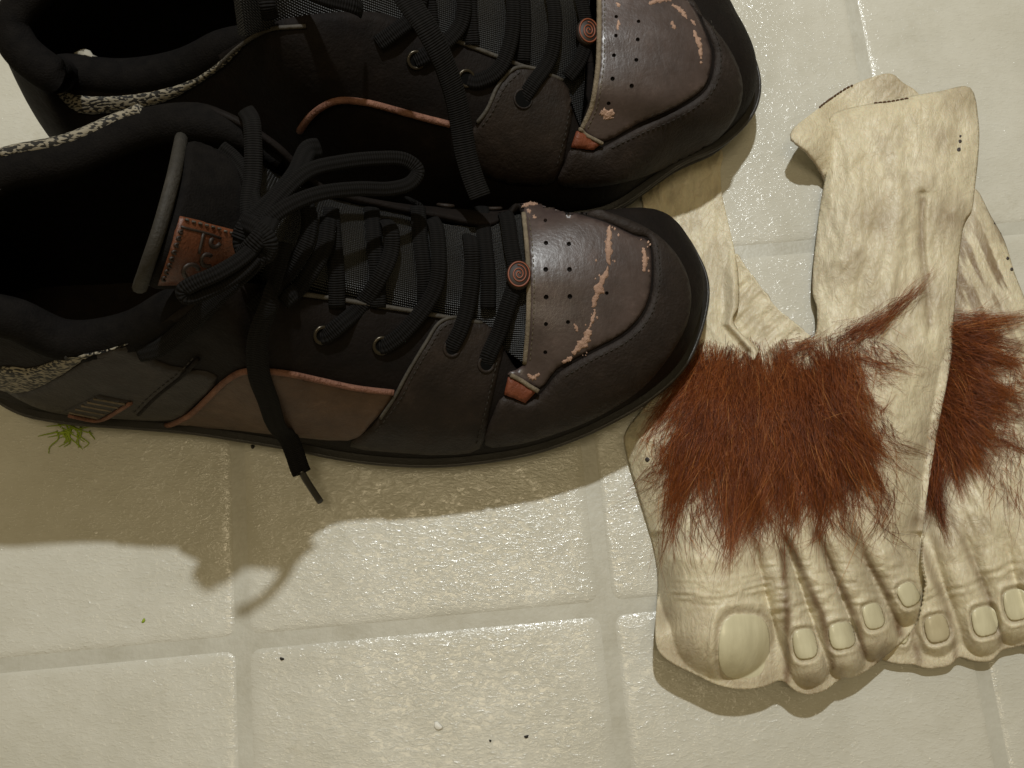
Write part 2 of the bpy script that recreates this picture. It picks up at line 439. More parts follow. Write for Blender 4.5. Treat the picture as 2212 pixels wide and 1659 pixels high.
def stitches(name, bvh, pts, parent, mt, off=.0012, ln=7, gap=5, r=.00022, zg=.05):
    sp = spline([Vector((a, b, 0)) for a, b in pts], 12); L = [0]
    for i in range(1, len(sp)): L.append(L[-1]+(sp[i]-sp[i-1]).length)
    V = []; Fc = []; s = 0
    def at(l):
        i = min(max(int(np.searchsorted(L, l)), 1), len(L)-1); t = (l-L[i-1])/(L[i]-L[i-1]+1e-9); return sp[i-1].lerp(sp[i], t)
    while s+ln < L[-1]:
        a, b = at(s), at(s+ln); ha, na = surf(bvh, a.x, a.y, zg); hb, nb = surf(bvh, b.x, b.y, zg)
        A = ha+na*off; B = hb+nb*off; t = (B-A)
        if t.length > 1e-6 and t.length < .006:
            sd = t.normalized().cross(na); b0 = len(V)
            m_ = (A+B)/2+na*r*.8
            V += [A+sd*r, A-sd*r, m_+sd*r, m_-sd*r, B+sd*r, B-sd*r, A-na*r, B-na*r]
            Fc += [(b0, b0+2, b0+3, b0+1), (b0+2, b0+4, b0+5, b0+3), (b0, b0+6, b0+7, b0+4, b0+2), (b0+1, b0+3, b0+5, b0+7, b0+6)]
        s += ln+gap
    o = mesh_obj(name, V, Fc, mt, parent); o['kind'] = 'stuff'; return o
def ring(name, bvh, u, v, r, tr, mt, parent, off=.0006, ell=1.0, ang=0):
    h, n = surf(bvh, u, v); ax = n.orthogonal().normalized(); ay = n.cross(ax)
    P = [h+n*off+ax*(math.cos(a)*r)+ay*(math.sin(a)*r*ell) for a in [i*2*math.pi/20 for i in range(20)]]
    return tube(name, P, tr, tr, mt, parent, up=n, seg=8, closed=True, samples=1, smoothpath=False), h, n, ax, ay
def disc(name, h, n, ax, ay, r, mt, parent, off):
    V = [h+n*(off+.0002)]+[h+n*off+ax*math.cos(a)*r+ay*math.sin(a)*r for a in [i*2*math.pi/16 for i in range(16)]]
    return mesh_obj(name, V, [(0, i+1, (i+1) % 16+1) for i in range(16)], mt, parent)

# ================================================================== SHOES
def smooth01(t): t = min(max(t, 0), 1); return t*t*(3-2*t)
def build_upper(root, st, toe_x, near_throat, far_throat, collar):
    """st: stations (O, Q, kind) round the shoe; returns base bvh data"""
    n = len(st); NS = 8
    O = spline([s[0].to_2d().to_3d() for s in st], NS, True)
    Q = spline([s[1] for s in st], NS, True)
    par = {'c': (.020, .25, .012), 't': (.030, .45, .004), 'v': (.030, .50, .003)}
    pr = spline([Vector(par[s[2]]) for s in st], NS, True)
    m = len(O); cen = sum(O, Vector())/m
    nor = []
    for i in range(m):
        t = O[(i+1) % m]-O[i-1]; k = Vector((t.y, -t.x, 0)).normalized()
        if k.dot(O[i]-cen) < 0: k = -k
        nor.append(k)
    # toe spring
    spring = [0.0075*smooth01((p.x-(toe_x-.075))/.075)+.003*smooth01(((toe_x-.27)-p.x)/.03) for p in O]
    # --- sole
    prof = [(-.006, .0005), (-.0015, .0012), (0, .0035), (.0004, .0085), (-.0006, .0095), (-.0006, .0107), (.0005, .0117), (.0008, .0165), (-.0006, .0172), (-.0008, .0186), (.0012, .0196), (.0017, .0215), (.0008, .0232), (-.0035, .0236)]
    V = []; Fc = []; K = len(prof)
    for i in range(m):
        for a, z in prof:
            lift = spring[i]
            V.append(O[i]+nor[i]*a+Vector((0, 0, ZF+z*.60*(1-lift*8)+lift)))
    for i in range(m):
        for k in range(K-1):
            a = i*K+k; b = ((i+1) % m)*K+k; Fc.append((a, b, b+1, a+1))
    Fc.append([i*K for i in range(m)][::-1])
    sole = mesh_obj('sole', V, Fc, M['rubber'], root)
    # light worn rim at the top of the sole wall
    P0 = [O[i]+nor[i]*.0012+Vector((0, 0, ZF+.0127*(1-spring[i]*8)+spring[i])) for i in range(m)]
    tube('sole_rim', P0, .0009, .0010, M['rim'], sole, seg=8, closed=True, samples=1, smoothpath=False)
    # --- upper
    V = []; Fc = []; R = 18
    for i in range(m):
        z1, k2, drop = pr[i]
        P = O[i]-nor[i]*.0016+Vector((0, 0, ZF+.0132*(1-spring[i]*8)+spring[i])); q = Q[i]
        hgt = max(q.z-P.z, .01)
        B1 = P+nor[i]*.0025+Vector((0, 0, min(z1+.006, hgt*.75)))
        B2 = Vector((q.x+(P.x-q.x)*k2, q.y+(P.y-q.y)*k2, q.z-drop))+nor[i]*.001
        for k in range(R+1):
            t = k/R; s = 1-t
            V.append(P*s**3+B1*3*s*s*t+B2*3*s*t*t+q*t**3)
    for i in range(m):
        for k in range(R):
            a = i*(R+1)+k; b = ((i+1) % m)*(R+1)+k; Fc.append((a, b, b+1, a+1))
    up = mesh_obj('upper', V, Fc, M['black_leather'], root)
    so = up.modifiers.new('thick', 'SOLIDIFY'); so.thickness = .0022; so.offset = -1 if True else 1
    # make normals point outwards
    bm = bmesh.new(); bm.from_mesh(up.data); bmesh.ops.recalc_face_normals(bm, faces=bm.faces)
    f0 = max(bm.faces, key=lambda f: f.calc_center_median().z if True else 0)
    test = sum(f.normal.dot((f.calc_center_median()-Vector((cen.x, cen.y, .02))).normalized()) for f in bm.faces)
    if test < 0: bmesh.ops.reverse_faces(bm, faces=bm.faces)
    bm.to_mesh(up.data); bm.free()
    # --- insole + lining
    ins = []
    for i in range(m): ins.append(O[i]-nor[i]*.011+Vector((0, 0, .027)))
    V = ins+[Vector((cen.x, cen.y, .026))]
    mesh_obj('insole', V, [(i, (i+1) % m, m) for i in range(m)], M['insole'], root)
    a0, a1 = collar                       # station range in the closed list
    idx = [(i % m) for i in range(a0*NS, (a1+(n if a1 < a0 else 0))*NS+1)]
    V = []; Fc = []; K = 6
    for i in idx:
        top = Q[i]-nor[i]*.010-Vector((0, 0, .004)); bot = ins[i]
        for k in range(K):
            t = k/(K-1); V.append(top.lerp(bot, t)+nor[i]*(.006*math.sin(math.pi*t)))
    for j in range(len(idx)-1):
        for k in range(K-1): a = j*K+k; b = (j+1)*K+k; Fc.append((a, b, b+1, a+1))
    mesh_obj('lining', V, Fc, M['lining'], root)
    # padded collar roll
    path = []; ups = []
    for c_, i in enumerate(idx[::3]):
        e = min(c_, len(idx[::3])-1-c_); path.append(Q[i]-nor[i]*.0052-Vector((0, 0, .0035+.004*smooth01((3-e)/3)))); ups.append((Vector((0, 0, 1))+nor[i]*.25).normalized())
    L_ = len(path)
    tube('padded_collar', path, .0074, .0062, M['lining'], root, up=ups, seg=14, samples=3, taper=lambda t: .35+.65*smooth01(min(t, 1-t)/.10))
    return O, Q, nor, up
def combined_bvh(objs):
    V = []; Fc = []
    for o in objs:
        b = len(V); V += [v.co.copy() for v in o.data.vertices]
        Fc += [tuple(b+i for i in p.vertices) for p in o.data.polygons]
    return BVHTree.FromPolygons(V, Fc)
def grid_sheet(name, rows, mt, parent, n=8, thick=.004):
    R = [spline(r, n) for r in rows]; K = len(R[0])
    colsp = [spline([r[k] for r in R], n) for k in range(K)]
    V = [colsp[k][j] for j in range(len(colsp[0])) for k in range(K)]
    Fc = [(j*K+k, j*K+k+1, (j+1)*K+k+1, (j+1)*K+k) for j in range(len(colsp[0])-1) for k in range(K-1)]
    o = mesh_obj(name, V, Fc, mt, parent)
    bm = bmesh.new(); bm.from_mesh(o.data); bmesh.ops.recalc_face_normals(bm, faces=bm.faces)
    if sum(f.normal.z for f in bm.faces) < 0: bmesh.ops.reverse_faces(bm, faces=bm.faces)
    bm.to_mesh(o.data); bm.free()
    s = o.modifiers.new('thick', 'SOLIDIFY'); s.thickness = thick; s.offset = -1
    b = o.modifiers.new('bev', 'BEVEL'); b.width = thick*.4; b.segments = 3; b.angle_limit = math.radians(50)
    return o
LW, LT = .0029, .00075      # lace half width / half thickness
def lace(parent, bvh, pts, name='lace', wd=1.0):
    """pts: (u, v, off mm above surface) laid over the shoe"""
    P = []; N = []
    for u, v, off in pts:
        h, n = surf(bvh, u, v); P.append(h+n*(off/1000)); N.append((n+Vector((0, 0, .6))).normalized())
    return tube(name, P, LW*wd, LT, M['lace'], parent, up=N, seg=12, samples=6)
def lace_air(parent, pts, name='lace', wd=1.0, up=None, taper=None):
    P = [U(u, v, z/1000) for u, v, z in pts]
    return tube(name, P, LW*wd, LT*1.1, M['lace'], parent, up=up or Vector((.2, -.4, 1)).normalized(), seg=12, samples=7, taper=taper)
def emblem(parent, bvh, u, v, off, r=.0046, ell=1.2):
    h, n = surf(bvh, u, v); n = (n+Vector((0, 0, 1))).normalized(); h = h+n*off
    ay = Vector((.1, 1, 0)); ay = (ay-n*ay.dot(n)).normalized(); ax = ay.cross(n)
    V = []; Fc = []; K = 24
    for k, (rr, z) in enumerate(((1, -.0018), (1.0, 0), (.9, .0005), (0.001, .0006))):
        for i in range(K):
            a = i*2*math.pi/K; V.append(h+n*z+ax*math.cos(a)*r*rr+ay*math.sin(a)*r*rr*ell)
    for k in range(3):
        for i in range(K): Fc.append((k*K+i, k*K+(i+1) % K, (k+1)*K+(i+1) % K, (k+1)*K+i))
    tg = mesh_obj('lace_tag', V, Fc, M['ink'], parent)
    # ring and spiral
    def ringpath(rr): return [h+n*.0007+ax*math.cos(a)*r*rr+ay*math.sin(a)*r*rr*ell for a in [i*2*math.pi/28 for i in range(28)]]
    tube('emblem_ring', ringpath(.86), .00035, .0003, M['emblem'], tg, up=n, seg=6, closed=True, samples=1, smoothpath=False)
    sp = []
    for i in range(60):
        t = i/59; a = t*4.6*math.pi; rr = .08+.56*t
        sp.append(h+n*.0007+ax*math.cos(a)*r*rr+ay*math.sin(a)*r*rr*ell)
    tube('emblem_spiral', sp, .00032, .0003, M['emblem'], tg, up=n, seg=6, samples=1, smoothpath=False)
    return tg
def scuff(parent, bvh, pts, wd, base):
    """ragged patch: a stroke (u,v) with half width"""
    sp = spline([Vector((a, b, 0)) for a, b in pts], 6); Lh = []; Rh = []
    for i, p in enumerate(sp):
        t = sp[min(i+1, len(sp)-1)]-sp[max(i-1, 0)]; t.normalize(); s = Vector((-t.y, t.x, 0)); e = math.sin(math.pi*min(max(i/(len(sp)-1), .06), .94))**.5
        Lh.append(p+s*wd*e*random.uniform(.45, 1.25)); Rh.append(p-s*wd*e*random.uniform(.45, 1.25))
    poly = [(p.x, p.y) for p in Lh+Rh[::-1]]
    return panel('scuff', poly, .00022, M['scuff'], parent, bvh, step=4, base=base, smooth=2, edge=.1, jitter=1.2)

# ---------------------------------------------------------------- lower shoe
A = thing('skate_shoe', 'dark skate shoe in front, laces tied, one lace end hanging over its side', 'shoe', 'pair of worn skate shoes')
stA = [
 (F(-40, 750), F(62, 722, .112), 'c'), (F(-28, 812), F(84, 790, .108), 'c'), (U(40, 882, .006), F(135, 842, .104), 'c'),
 (U(139, 911, .006), U(0, 712, .099), 'c'), (U(300, 925, .006), U(130, 762, .090), 'c'), (U(420, 935, .006), U(270, 742, .095), 'c'),
 (U(540, 953, .006), U(390, 672, .112), 'c'), (U(640, 970, .006), U(500, 612, .119), 't'), (U(740, 990, .006), U(658, 632, .090), 't'),
 (U(850, 1003, .006), U(810, 655, .078), 't'), (U(960, 1005, .006), U(950, 680, .068), 't'), (U(1080, 992, .006), U(1050, 700, .060), 't'),
 (U(1180, 970, .006), U(1118, 798, .051), 'v'), (U(1290, 928, .006), U(1136, 740, .056), 'v'), (U(1400, 865, .006), U(1140, 690, .060), 'v'),
 (U(1472, 788, .007), U(1141, 650, .062), 'v'), (U(1514, 660, .012), U(1141, 612, .064), 'v'), (U(1499, 570, .015), U(1139, 565, .064), 'v'),
 (U(1432, 492, .016), U(1135, 515, .062), 'v'), (F(1290, 532), U(1130, 470, .058), 'v'), (F(1180, 516), U(1112, 440, .056), 'v'),
 (F(1080, 512), U(1060, 482, .062), 't'), (F(970, 518), U(950, 464, .070), 't'), (F(860, 530), U(830, 440, .080), 't'), (F(760, 545), U(700, 400, .094), 't'),
 (F(690, 555), U(590, 300, .110), 't'), (F(600, 568), U(450, 228, .115), 'c'), (F(500, 578), U(300, 238, .110), 'c'), (F(380, 588), U(150, 300, .108), 'c'),
 (F(260, 595), U(0, 334, .106), 'c'), (F(120, 605), F(165, 613, .104), 'c'), (F(20, 645), F(94, 656, .110), 'c')]
OA, QA, norA, upA = build_upper(A, stA, F(1485, 0).x, None, None, (25, 7))
bA = combined_bvh([upA])
tong = grid_sheet('tongue', [
 [U(392, 303, .126), U(375, 380, .138), U(345, 490, .141), U(318, 570, .136), U(302, 619, .126)],
 [U(440, 312, .120), U(425, 385, .131), U(405, 495, .134), U(385, 575, .129), U(372, 622, .117)],
 [U(545, 345, .110), U(530, 410, .118), U(510, 500, .119), U(495, 570, .113), U(480, 618, .100)],
 [U(680, 415, .092), U(675, 460, .097), U(668, 530, .097), U(662, 595, .093), U(655, 640, .084)],
 [U(850, 455, .075), U(850, 510, .080), U(850, 565, .080), U(850, 625, .077), U(850, 675, .070)],
 [U(1000, 485, .063), U(1000, 535, .068), U(1002, 590, .068), U(1002, 650, .065), U(1000, 705, .057)],
 [U(1146, 455, .0535), U(1148, 520, .0585), U(1150, 615, .0605), U(1150, 700, .057), U(1142, 795, .046)]], M['mesh'], A, 7, .004)
bT = combined_bvh([tong]); bAT = combined_bvh([upA, tong])
# tongue edge binding and padded dark face
tube('tongue_binding', [U(392, 300, .125), U(376, 378, .1385), U(346, 488, .1415), U(319, 570, .1365), U(302, 622, .125)], .0020, .0024, M['binding'], tong, seg=10)
panel('tongue_pad', [(405, 312), (470, 330), (528, 375), (560, 430), (520, 500), (490, 590), (400, 615), (322, 612), (345, 545), (372, 465), (392, 380)], .0022, M['lining'], tong, bT, 9, zg=.12)
# tongue label
lab = panel('tongue_label', [(379, 470), (520, 502), (508, 545), (470, 600), (338, 601), (352, 560)], .0008, M['label'], tong, bT, 8, base=.0022, smooth=0, zg=.12)
stitches('label_stitching', bT, [(386, 478), (512, 507)], lab, M['edge_dark'], .0034, 8, 6, .00035, zg=.12)
bead('label_line', bT, [(378, 492), (420, 500), (462, 511)], .0004, M['ink'], lab, .0031, zg=.12)
bead('label_line', bT, [(424, 503), (414, 540)], .0005, M['ink'], lab, .0031, zg=.12)
for k, (u, v) in enumerate([(376, 502), (372, 513), (368, 525), (364, 538), (360, 550), (356, 562), (351, 574), (346, 586)]):
    s = 6; bead('label_letter', bT, [(u+s, v-4), (u-s*.4, v-4.5), (u-s, v), (u-s*.3, v+4), (u+s*.8, v+3)], .00038, M['ink'], lab, .0031, zg=.12)
for k, (u, v, r) in enumerate([(448, 520, 12), (432, 552, 15), (400, 572, 17), (446, 574, 10)]):
    bead('label_print', bT, [(u+r*math.cos(a*.9+k), v+r*.8*math.sin(a*.9+k)) for a in range(6)], .0007, M['ink'], lab, .0030, zg=.12)

CAPA = [(1116, 446), (1150, 438), (1180, 442), (1218, 456), (1305, 481), (1367, 510), (1396, 520), (1406, 559), (1403, 629), (1382, 681), (1340, 722), (1270, 758), (1203, 795), (1164, 838), (1096, 808), (1134, 786), (1141, 700), (1142, 611), (1138, 530), (1131, 462)]
holesA = [(1178, 481, 4), (1179, 528, 5), (1228, 530, 5), (1178, 584, 5.5), (1229, 584, 5.5), (1179, 642, 5.5), (1230, 641, 5.5), (1179, 700, 4.5), (1226, 696, 4.5), (1178, 760, 4.5), (1309, 634, 4)]
capA = panel('toe_cap', CAPA, .0011, M['toecap'], A, bA, 8, smooth=3, holes=holesA)
BUMPA = [(1186, 436), (1218, 450), (1305, 476), (1367, 505), (1392, 510), (1403, 520), (1411, 559), (1409, 631), (1388, 686), (1344, 729), (1273, 766), (1208, 804), (1170, 848), (1135, 870), (1088, 856), (1065, 895), (1047, 958), (1110, 958), (1190, 937), (1290, 897), (1385, 836), (1445, 765), (1480, 700), (1490, 640), (1478, 585), (1446, 535), (1400, 497), (1340, 470), (1260, 446), (1215, 438)]
bmpA = panel('toe_bumper', BUMPA, .0017, M['bumper'], A, bA, 9, smooth=3)
stitches('toe_stitching', bA, [(1414, 530), (1420, 580), (1415, 640), (1393, 694), (1348, 738), (1276, 776), (1212, 815)], bmpA, M['thread_dark'], .0019)
stitches('toe_cap_stitching', bA, [(1143, 475), (1150, 540), (1153, 611), (1152, 700), (1146, 780)], capA, M['thread'], .0013, 6, 5, .0002)
bead('cap_edge', bA, [(1131, 462), (1138, 530), (1142, 611), (1141, 700), (1134, 786)], .0010, M['edge'], capA, .0004, .8)
for pts, wd in (([(1316, 492), (1312, 530), (1316, 575)], 9), ([(1312, 578), (1292, 625), (1279, 664)], 10), ([(1386, 538), (1391, 562), (1388, 588)], 6), ([(1271, 712), (1262, 735), (1236, 762)], 12), ([(1283, 668), (1279, 690), (1270, 712)], 4), ([(1126, 450), (1142, 446), (1160, 445)], 4), ([(1136, 458), (1146, 462)], 4), ([(1235, 770), (1215, 783)], 5), ([(1165, 806), (1150, 815), (1140, 808)], 6), ([(1152, 470), (1157, 476)], 4), ([(1240, 700), (1246, 716)], 4)):
    scuff(capA, bA, pts, wd, .0012)
for k in range(44):
    u = random.choice([1315, 1290, 1262, 1390])+random.gauss(0, 9); v = {1315: 530, 1290: 640, 1262: 740, 1390: 560}[min((1315, 1290, 1262, 1390), key=lambda q: abs(q-u))]+random.gauss(0, 28)
    r = random.uniform(1.0, 3.0); panel('scuff', [(u-r, v), (u, v-r*1.4), (u+r, v), (u, v+r*1.5)], .0002, M['scuff'], capA, bA, 3, base=.0012, smooth=1, edge=.1)
ins = panel('side_insert', [(1096, 814), (1160, 842), (1133, 868), (1088, 850)], .0012, M['rust'], A, bA, 7, smooth=0, base=.0012)
bead('insert_edge', bA, [(1098, 810), (1130, 826), (1163, 842)], .0009, M['edge'], ins, .0022)
OVA = [(1046, 698), (977, 686), (946, 699), (922, 735), (880, 804), (852, 856), (800, 924), (757, 962), (870, 976), (960, 980), (1036, 966), (1056, 890), (1076, 800), (1086, 750), (1075, 706)]
ovA = panel('lace_overlay', OVA, .0013, M['overlay'], A, bA, 9, smooth=3)
bead('overlay_edge', bA, [(1000, 690), (977, 685), (945, 698), (922, 734), (880, 803), (852, 855), (822, 900)], .0007, M['edge_dark'], ovA, .0009)
stitches('overlay_stitching', bA, [(985, 694), (953, 708), (932, 740), (890, 810), (862, 862), (812, 926)], ovA, M['thread_dark'], .0015)
stitches('overlay_stitching', bA, [(1075, 760), (1064, 810), (1046, 885), (1028, 955)], ovA, M['thread_dark'], .0015)
bead('throat_edge', bA, [(640, 634), (720, 645), (800, 658), (900, 674), (975, 688), (1040, 698)], .0009, M['edge_dark'], A, .0004)
SDA = [(365, 918), (417, 886), (486, 822), (521, 800), (556, 798), (613, 803), (700, 821), (768, 836), (850, 847), (800, 915), (752, 950), (600, 938), (480, 925)]
sdA = panel('side_panel', SDA, .0008, M['side'], A, bA, 9, smooth=3)
bead('piping', bA, [(361, 918), (390, 904), (417, 888), (450, 856), (486, 822), (521, 800), (556, 798), (613, 803), (690, 819), (768, 836), (850, 846)], .0012, M['piping'], sdA, .0008)
HCA = [(8, 838), (60, 842), (139, 806), (208, 760), (250, 735), (300, 760), (370, 790), (470, 812), (420, 872), (370, 905), (243, 902), (139, 893), (69, 874)]
hcA = panel('heel_counter', HCA, .0012, M['heel'], A, bA, 9, smooth=3)
bead('heel_seam', bA, [(300, 890), (340, 850), (395, 806), (430, 770)], .0008, M['black_leather'], hcA, .0010)
stitches('heel_stitching', bA, [(290, 885), (330, 845), (385, 801), (420, 765)], hcA, M['thread_dark'], .0014)
bad = panel('heel_badge', [(139, 883), (215, 846), (283, 860), (215, 899)], .0008, M['heel'], hcA, bA, 6, base=.0012, smooth=0)
for k in range(5):
    t = k/4; a = (152+t*52, 881-t*30); b = (214+t*58, 893-t*30)
    bead('badge_stripe', bA, [a, ((a[0]+b[0])/2, (a[1]+b[1])/2), b], .0007, M['edge'], bad, .0020, .6)
bead('badge_border', bA, [(150, 888), (214, 900), (250, 882), (284, 861)], .0009, M['piping'], bad, .0018)
panel('checker_strip', [(0, 792), (60, 796), (110, 782), (156, 758), (240, 716), (262, 708), (235, 732), (208, 752), (139, 803), (60, 842), (0, 838)], .0010, M['checker'], A, bA, 7, smooth=2, base=.0004)
bead('checker_strip', bA, [(4, 331), (60, 319), (149, 292), (200, 270), (243, 250), (300, 229)], .0034, M['checker'], A, .0012, .7, zg=.11)
# eyelets
for (u, v) in ((696, 723), (824, 746), (974, 752), (1048, 786)):
    e, h, n, ax, ay = ring('eyelet', bA, u, v, .0029, .00075, M['eyelet'] if u < 900 else M['overlay'], A, .0012 if u > 900 else .0005)
    disc('eyelet_hole', h, n, ax, ay, .0026, M['hole'], e, .0016 if u > 900 else .0004)
for (u, v) in ((1066, 440), (965, 418), (860, 405)):
    e, h, n, ax, ay = ring('eyelet', bA, u, v, .0029, .0007, M['overlay'], A, .0008)
# laces: under rows, then over rows
for u0, u1 in ((712, 724), (800, 812), (900, 914), (1040, 1052)):
    lace(A, bAT, [(u0, 455, 1.3), (u0+5, 520, 1.4), (u1, 590, 1.4), (u1+2, 665, 1.3)])
lace(A, bAT, [(1062, 412, 1.8), (1080, 435, 3.0), (1091, 480, 3.6), (1099, 542, 3.6), (1110, 604, 3.4), (1092, 664, 3.6), (1068, 722, 3.2), (1052, 764, 2.6), (1047, 790, .6)], wd=1.05)
lace(A, bAT, [(952, 392, 1.8), (976, 425, 3.2), (997, 475, 3.9), (1010, 530, 3.9), (1013, 590, 3.9), (1007, 650, 3.9), (990, 708, 3.4), (974, 745, 2.2), (970, 760, .4)])
lace(A, bAT, [(890, 395, 2), (912, 440, 3.6), (932, 500, 4), (940, 560, 4), (934, 615, 4), (906, 672, 3.8), (866, 718, 2.8), (832, 744, 1.4), (820, 748, .2)])
lace(A, bAT, [(780, 395, 2), (806, 440, 3.8), (830, 500, 4.4), (836, 545, 4.2), (814, 596, 4.2), (776, 648, 3.8), (736, 696, 2.8), (704, 722, 1.2), (692, 726, .2)])
lace(A, bAT, [(700, 480, 3.5), (690, 530, 4.2), (668, 572, 4.2), (640, 606, 4), (618, 634, 3), (606, 652, 1)])
lace(A, bAT, [(640, 420, 3), (655, 480, 4), (640, 540, 4), (600, 590, 4), (560, 640, 3), (540, 670, 1)])
emblem(A, bAT, 1116, 604, .0058)
# tied knot, loops and ends (heights in mm)
UPL = Vector((.15, -.3, 1)).normalized()
lace_air(A, [(530, 238, 115), (543, 262, 121), (547, 320, 122), (546, 380, 122), (538, 440, 124), (545, 490, 126), (560, 520, 126)])
lace_air(A, [(690, 318, 103), (664, 325, 108), (640, 375, 115), (604, 420, 120), (560, 462, 125), (533, 490, 127), (520, 520, 126)], wd=1.1)
lace_air(A, [(560, 490, 127), (620, 446, 124), (690, 418, 118), (770, 408, 110), (840, 408, 101), (885, 396, 96), (902, 368, 95), (872, 344, 98), (815, 342, 102), (740, 350, 108), (665, 370, 117), (600, 430, 123), (562, 480, 127)], 'bow_loop', wd=.85)
lace_air(A, [(478, 318, 118), (505, 340, 119), (528, 372, 121), (545, 420, 123), (556, 470, 126)], wd=.8)
lace_air(A, [(565, 520, 127), (520, 560, 133), (470, 590, 137), (420, 612, 138), (396, 628, 137), (410, 642, 135), (465, 620, 134), (520, 587, 131), (562, 545, 127)], 'bow_loop', .8)
lace_air(A, [(300, 765, 92), (345, 752, 98), (400, 708, 107), (450, 660, 116), (500, 612, 124), (545, 570, 127), (570, 530, 128)], wd=1.0)
for pts in ([(520, 475, 127), (550, 490, 131), (580, 520, 131), (575, 550, 127), (545, 555, 125), (522, 528, 125), (530, 492, 128)], [(590, 465, 124), (570, 500, 131), (545, 530, 131), (520, 555, 127)]):
    lace_air(A, pts, 'knot', .95)
def lace_drop(parent, bvh, over, free, wd):
    P = []; N = []
    for u, v, off in over:
        h, n = surf(bvh, u, v); P.append(h+n*off/1000); N.append((n+Vector((.1, 0, .3))).normalized())
    for u, v, z in free: P.append(U(u, v, z/1000)); N.append(Vector((.4, -.6, .8)).normalized())
    return tube('lace_end', P, LW*wd, LT*1.1, M['lace'], parent, up=N, seg=12, samples=6)
lace_drop(A, bAT, [(575, 522, 9), (562, 575, 9), (550, 640, 7), (546, 710, 4), (556, 790, 3), (580, 850, 3.2), (602, 900, 4)], [(622, 945, 38), (636, 978, 31), (646, 1008, 26), (652, 1022, 24)], 1.3)
tube('aglet', [U(650, 1016, .0245), U(662, 1038, .021), U(692, 1084, .014)], .0014, .0013, M['aglet'], A, seg=10)

# ---------------------------------------------------------------- upper shoe
B = thing('skate_shoe', 'dark brown skate shoe at the top edge, nearly touching the shoe in front of it', 'shoe', 'pair of worn skate shoes')
stB = [
 (F(105, 260), F(140, 240, .088), 'c'), (F(122, 335), F(165, 300, .085), 'c'), (F(185, 388), F(225, 343, .080), 'c'), (F(290, 408), U(132, 172, .071), 'c'),
 (F(410, 417), U(262, 182, .066), 'c'), (F(520, 422), U(390, 160, .070), 'c'), (F(620, 427), U(500, 103, .085), 'c'), (F(735, 438), U(610, 42, .100), 't'),
 (F(850, 453), U(800, 25, .092), 't'), (F(950, 467), U(900, 58, .084), 't'), (F(1050, 478), U(1000, 92, .076), 't'), (F(1150, 480), U(1110, 135, .068), 't'),
 (F(1240, 470), U(1210, 170, .060), 't'), (F(1335, 446), U(1246, 278, .050), 'v'), (U(1452, 380, .006), U(1266, 240, .055), 'v'), (U(1540, 338, .008), U(1280, 200, .060), 'v'),
 (U(1600, 280, .010), U(1288, 160, .062), 'v'), (U(1624, 222, .012), U(1291, 120, .063), 'v'), (U(1621, 160, .014), U(1292, 80, .064), 'v'), (U(1593, 95, .015), U(1292, 30, .063), 'v'),
 (U(1548, 40, .016), U(1291, -10, .062), 'v'), (F(1440, 38), U(1285, -50, .058), 'v'), (F(1330, 0), U(1270, -80, .056), 'v'), (F(1200, -20), U(1210, -75, .062), 't'),
 (F(1080, -20), U(1100, -75, .070), 't'), (F(960, -5), U(960, -90, .080), 't'), (F(850, 12), U(830, -130, .094), 't'), (F(760, 28), F(790, 60, .110), 't'),
 (F(650, 45), F(680, 45, .112), 'c'), (F(540, 60), F(560, 56, .108), 'c'), (F(420, 75), F(430, 75, .102), 'c'), (F(300, 95), F(310, 100, .098), 'c'),
 (F(200, 130), F(228, 142, .094), 'c'), (F(130, 190), F(165, 190, .090), 'c')]
OB, QB, norB, upB = build_upper(B, stB, F(1607, 0).x, None, None, (27, 7))
bB = combined_bvh([upB])
def arch(a, b, h, dn=.0025):
    a = a.copy(); b = b.copy(); a.z -= dn; b.z -= dn; m = (a+b)/2
    q1 = a.lerp(b, .25); q3 = a.lerp(b, .75); q1.z += h*.75; q3.z += h*.75; m.z += h
    return [b, q3, m, q1, a]
rowsB = [arch(F(640, 330, .108), F(640, 100, .116), .014), arch(U(610, 48, .099), F(780, 65, .106), .010)]
for i, j in ((8, 26), (9, 25), (10, 24), (11, 23), (12, 22)): rowsB.append(arch(stB[i][1], stB[j][1], .007))
rowsB.append(arch(U(1256, 270, .050), U(1280, -82, .054), .008))
tongB = grid_sheet('tongue', rowsB, M['mesh'], B, 6, .004)
bBT = combined_bvh([upB, tongB])
CAPB = [(1300, -60), (1360, -70), (1440, -40), (1492, 10), (1517, 60), (1530, 95), (1536, 122), (1530, 165), (1512, 196), (1457, 231), (1376, 267), (1303, 306), (1256, 282), (1268, 255), (1280, 223), (1291, 150), (1294, 80), (1294, 0)]
holesB = [(1325, 122, 4.5), (1373, 132, 4.5), (1322, 172, 5), (1363, 187, 5), (1314, 222, 4.5), (1376, 88, 4.5), (1378, 50, 4), (1330, 40, 4), (1329, 80, 4)]
capB = panel('toe_cap', CAPB, .0011, M['toecap'], B, bB, 8, smooth=3, holes=holesB)
BUMPB = [(1395, -60), (1445, -45), (1500, 8), (1524, 60), (1538, 95), (1544, 124), (1537, 170), (1516, 204), (1460, 240), (1380, 276), (1306, 316), (1280, 328), (1236, 320), (1220, 352), (1205, 395), (1270, 403), (1360, 388), (1450, 355), (1520, 320), (1570, 275), (1598, 220), (1598, 165), (1572, 105), (1530, 52), (1480, 5), (1430, -40)]
bmpB = panel('toe_bumper', BUMPB, .0017, M['bumper'], B, bB, 9, smooth=3)
stitches('toe_stitching', bB, [(1530, 50), (1548, 100), (1552, 130), (1545, 174), (1522, 211), (1464, 248), (1384, 285), (1312, 322)], bmpB, M['thread_dark'], .0019)
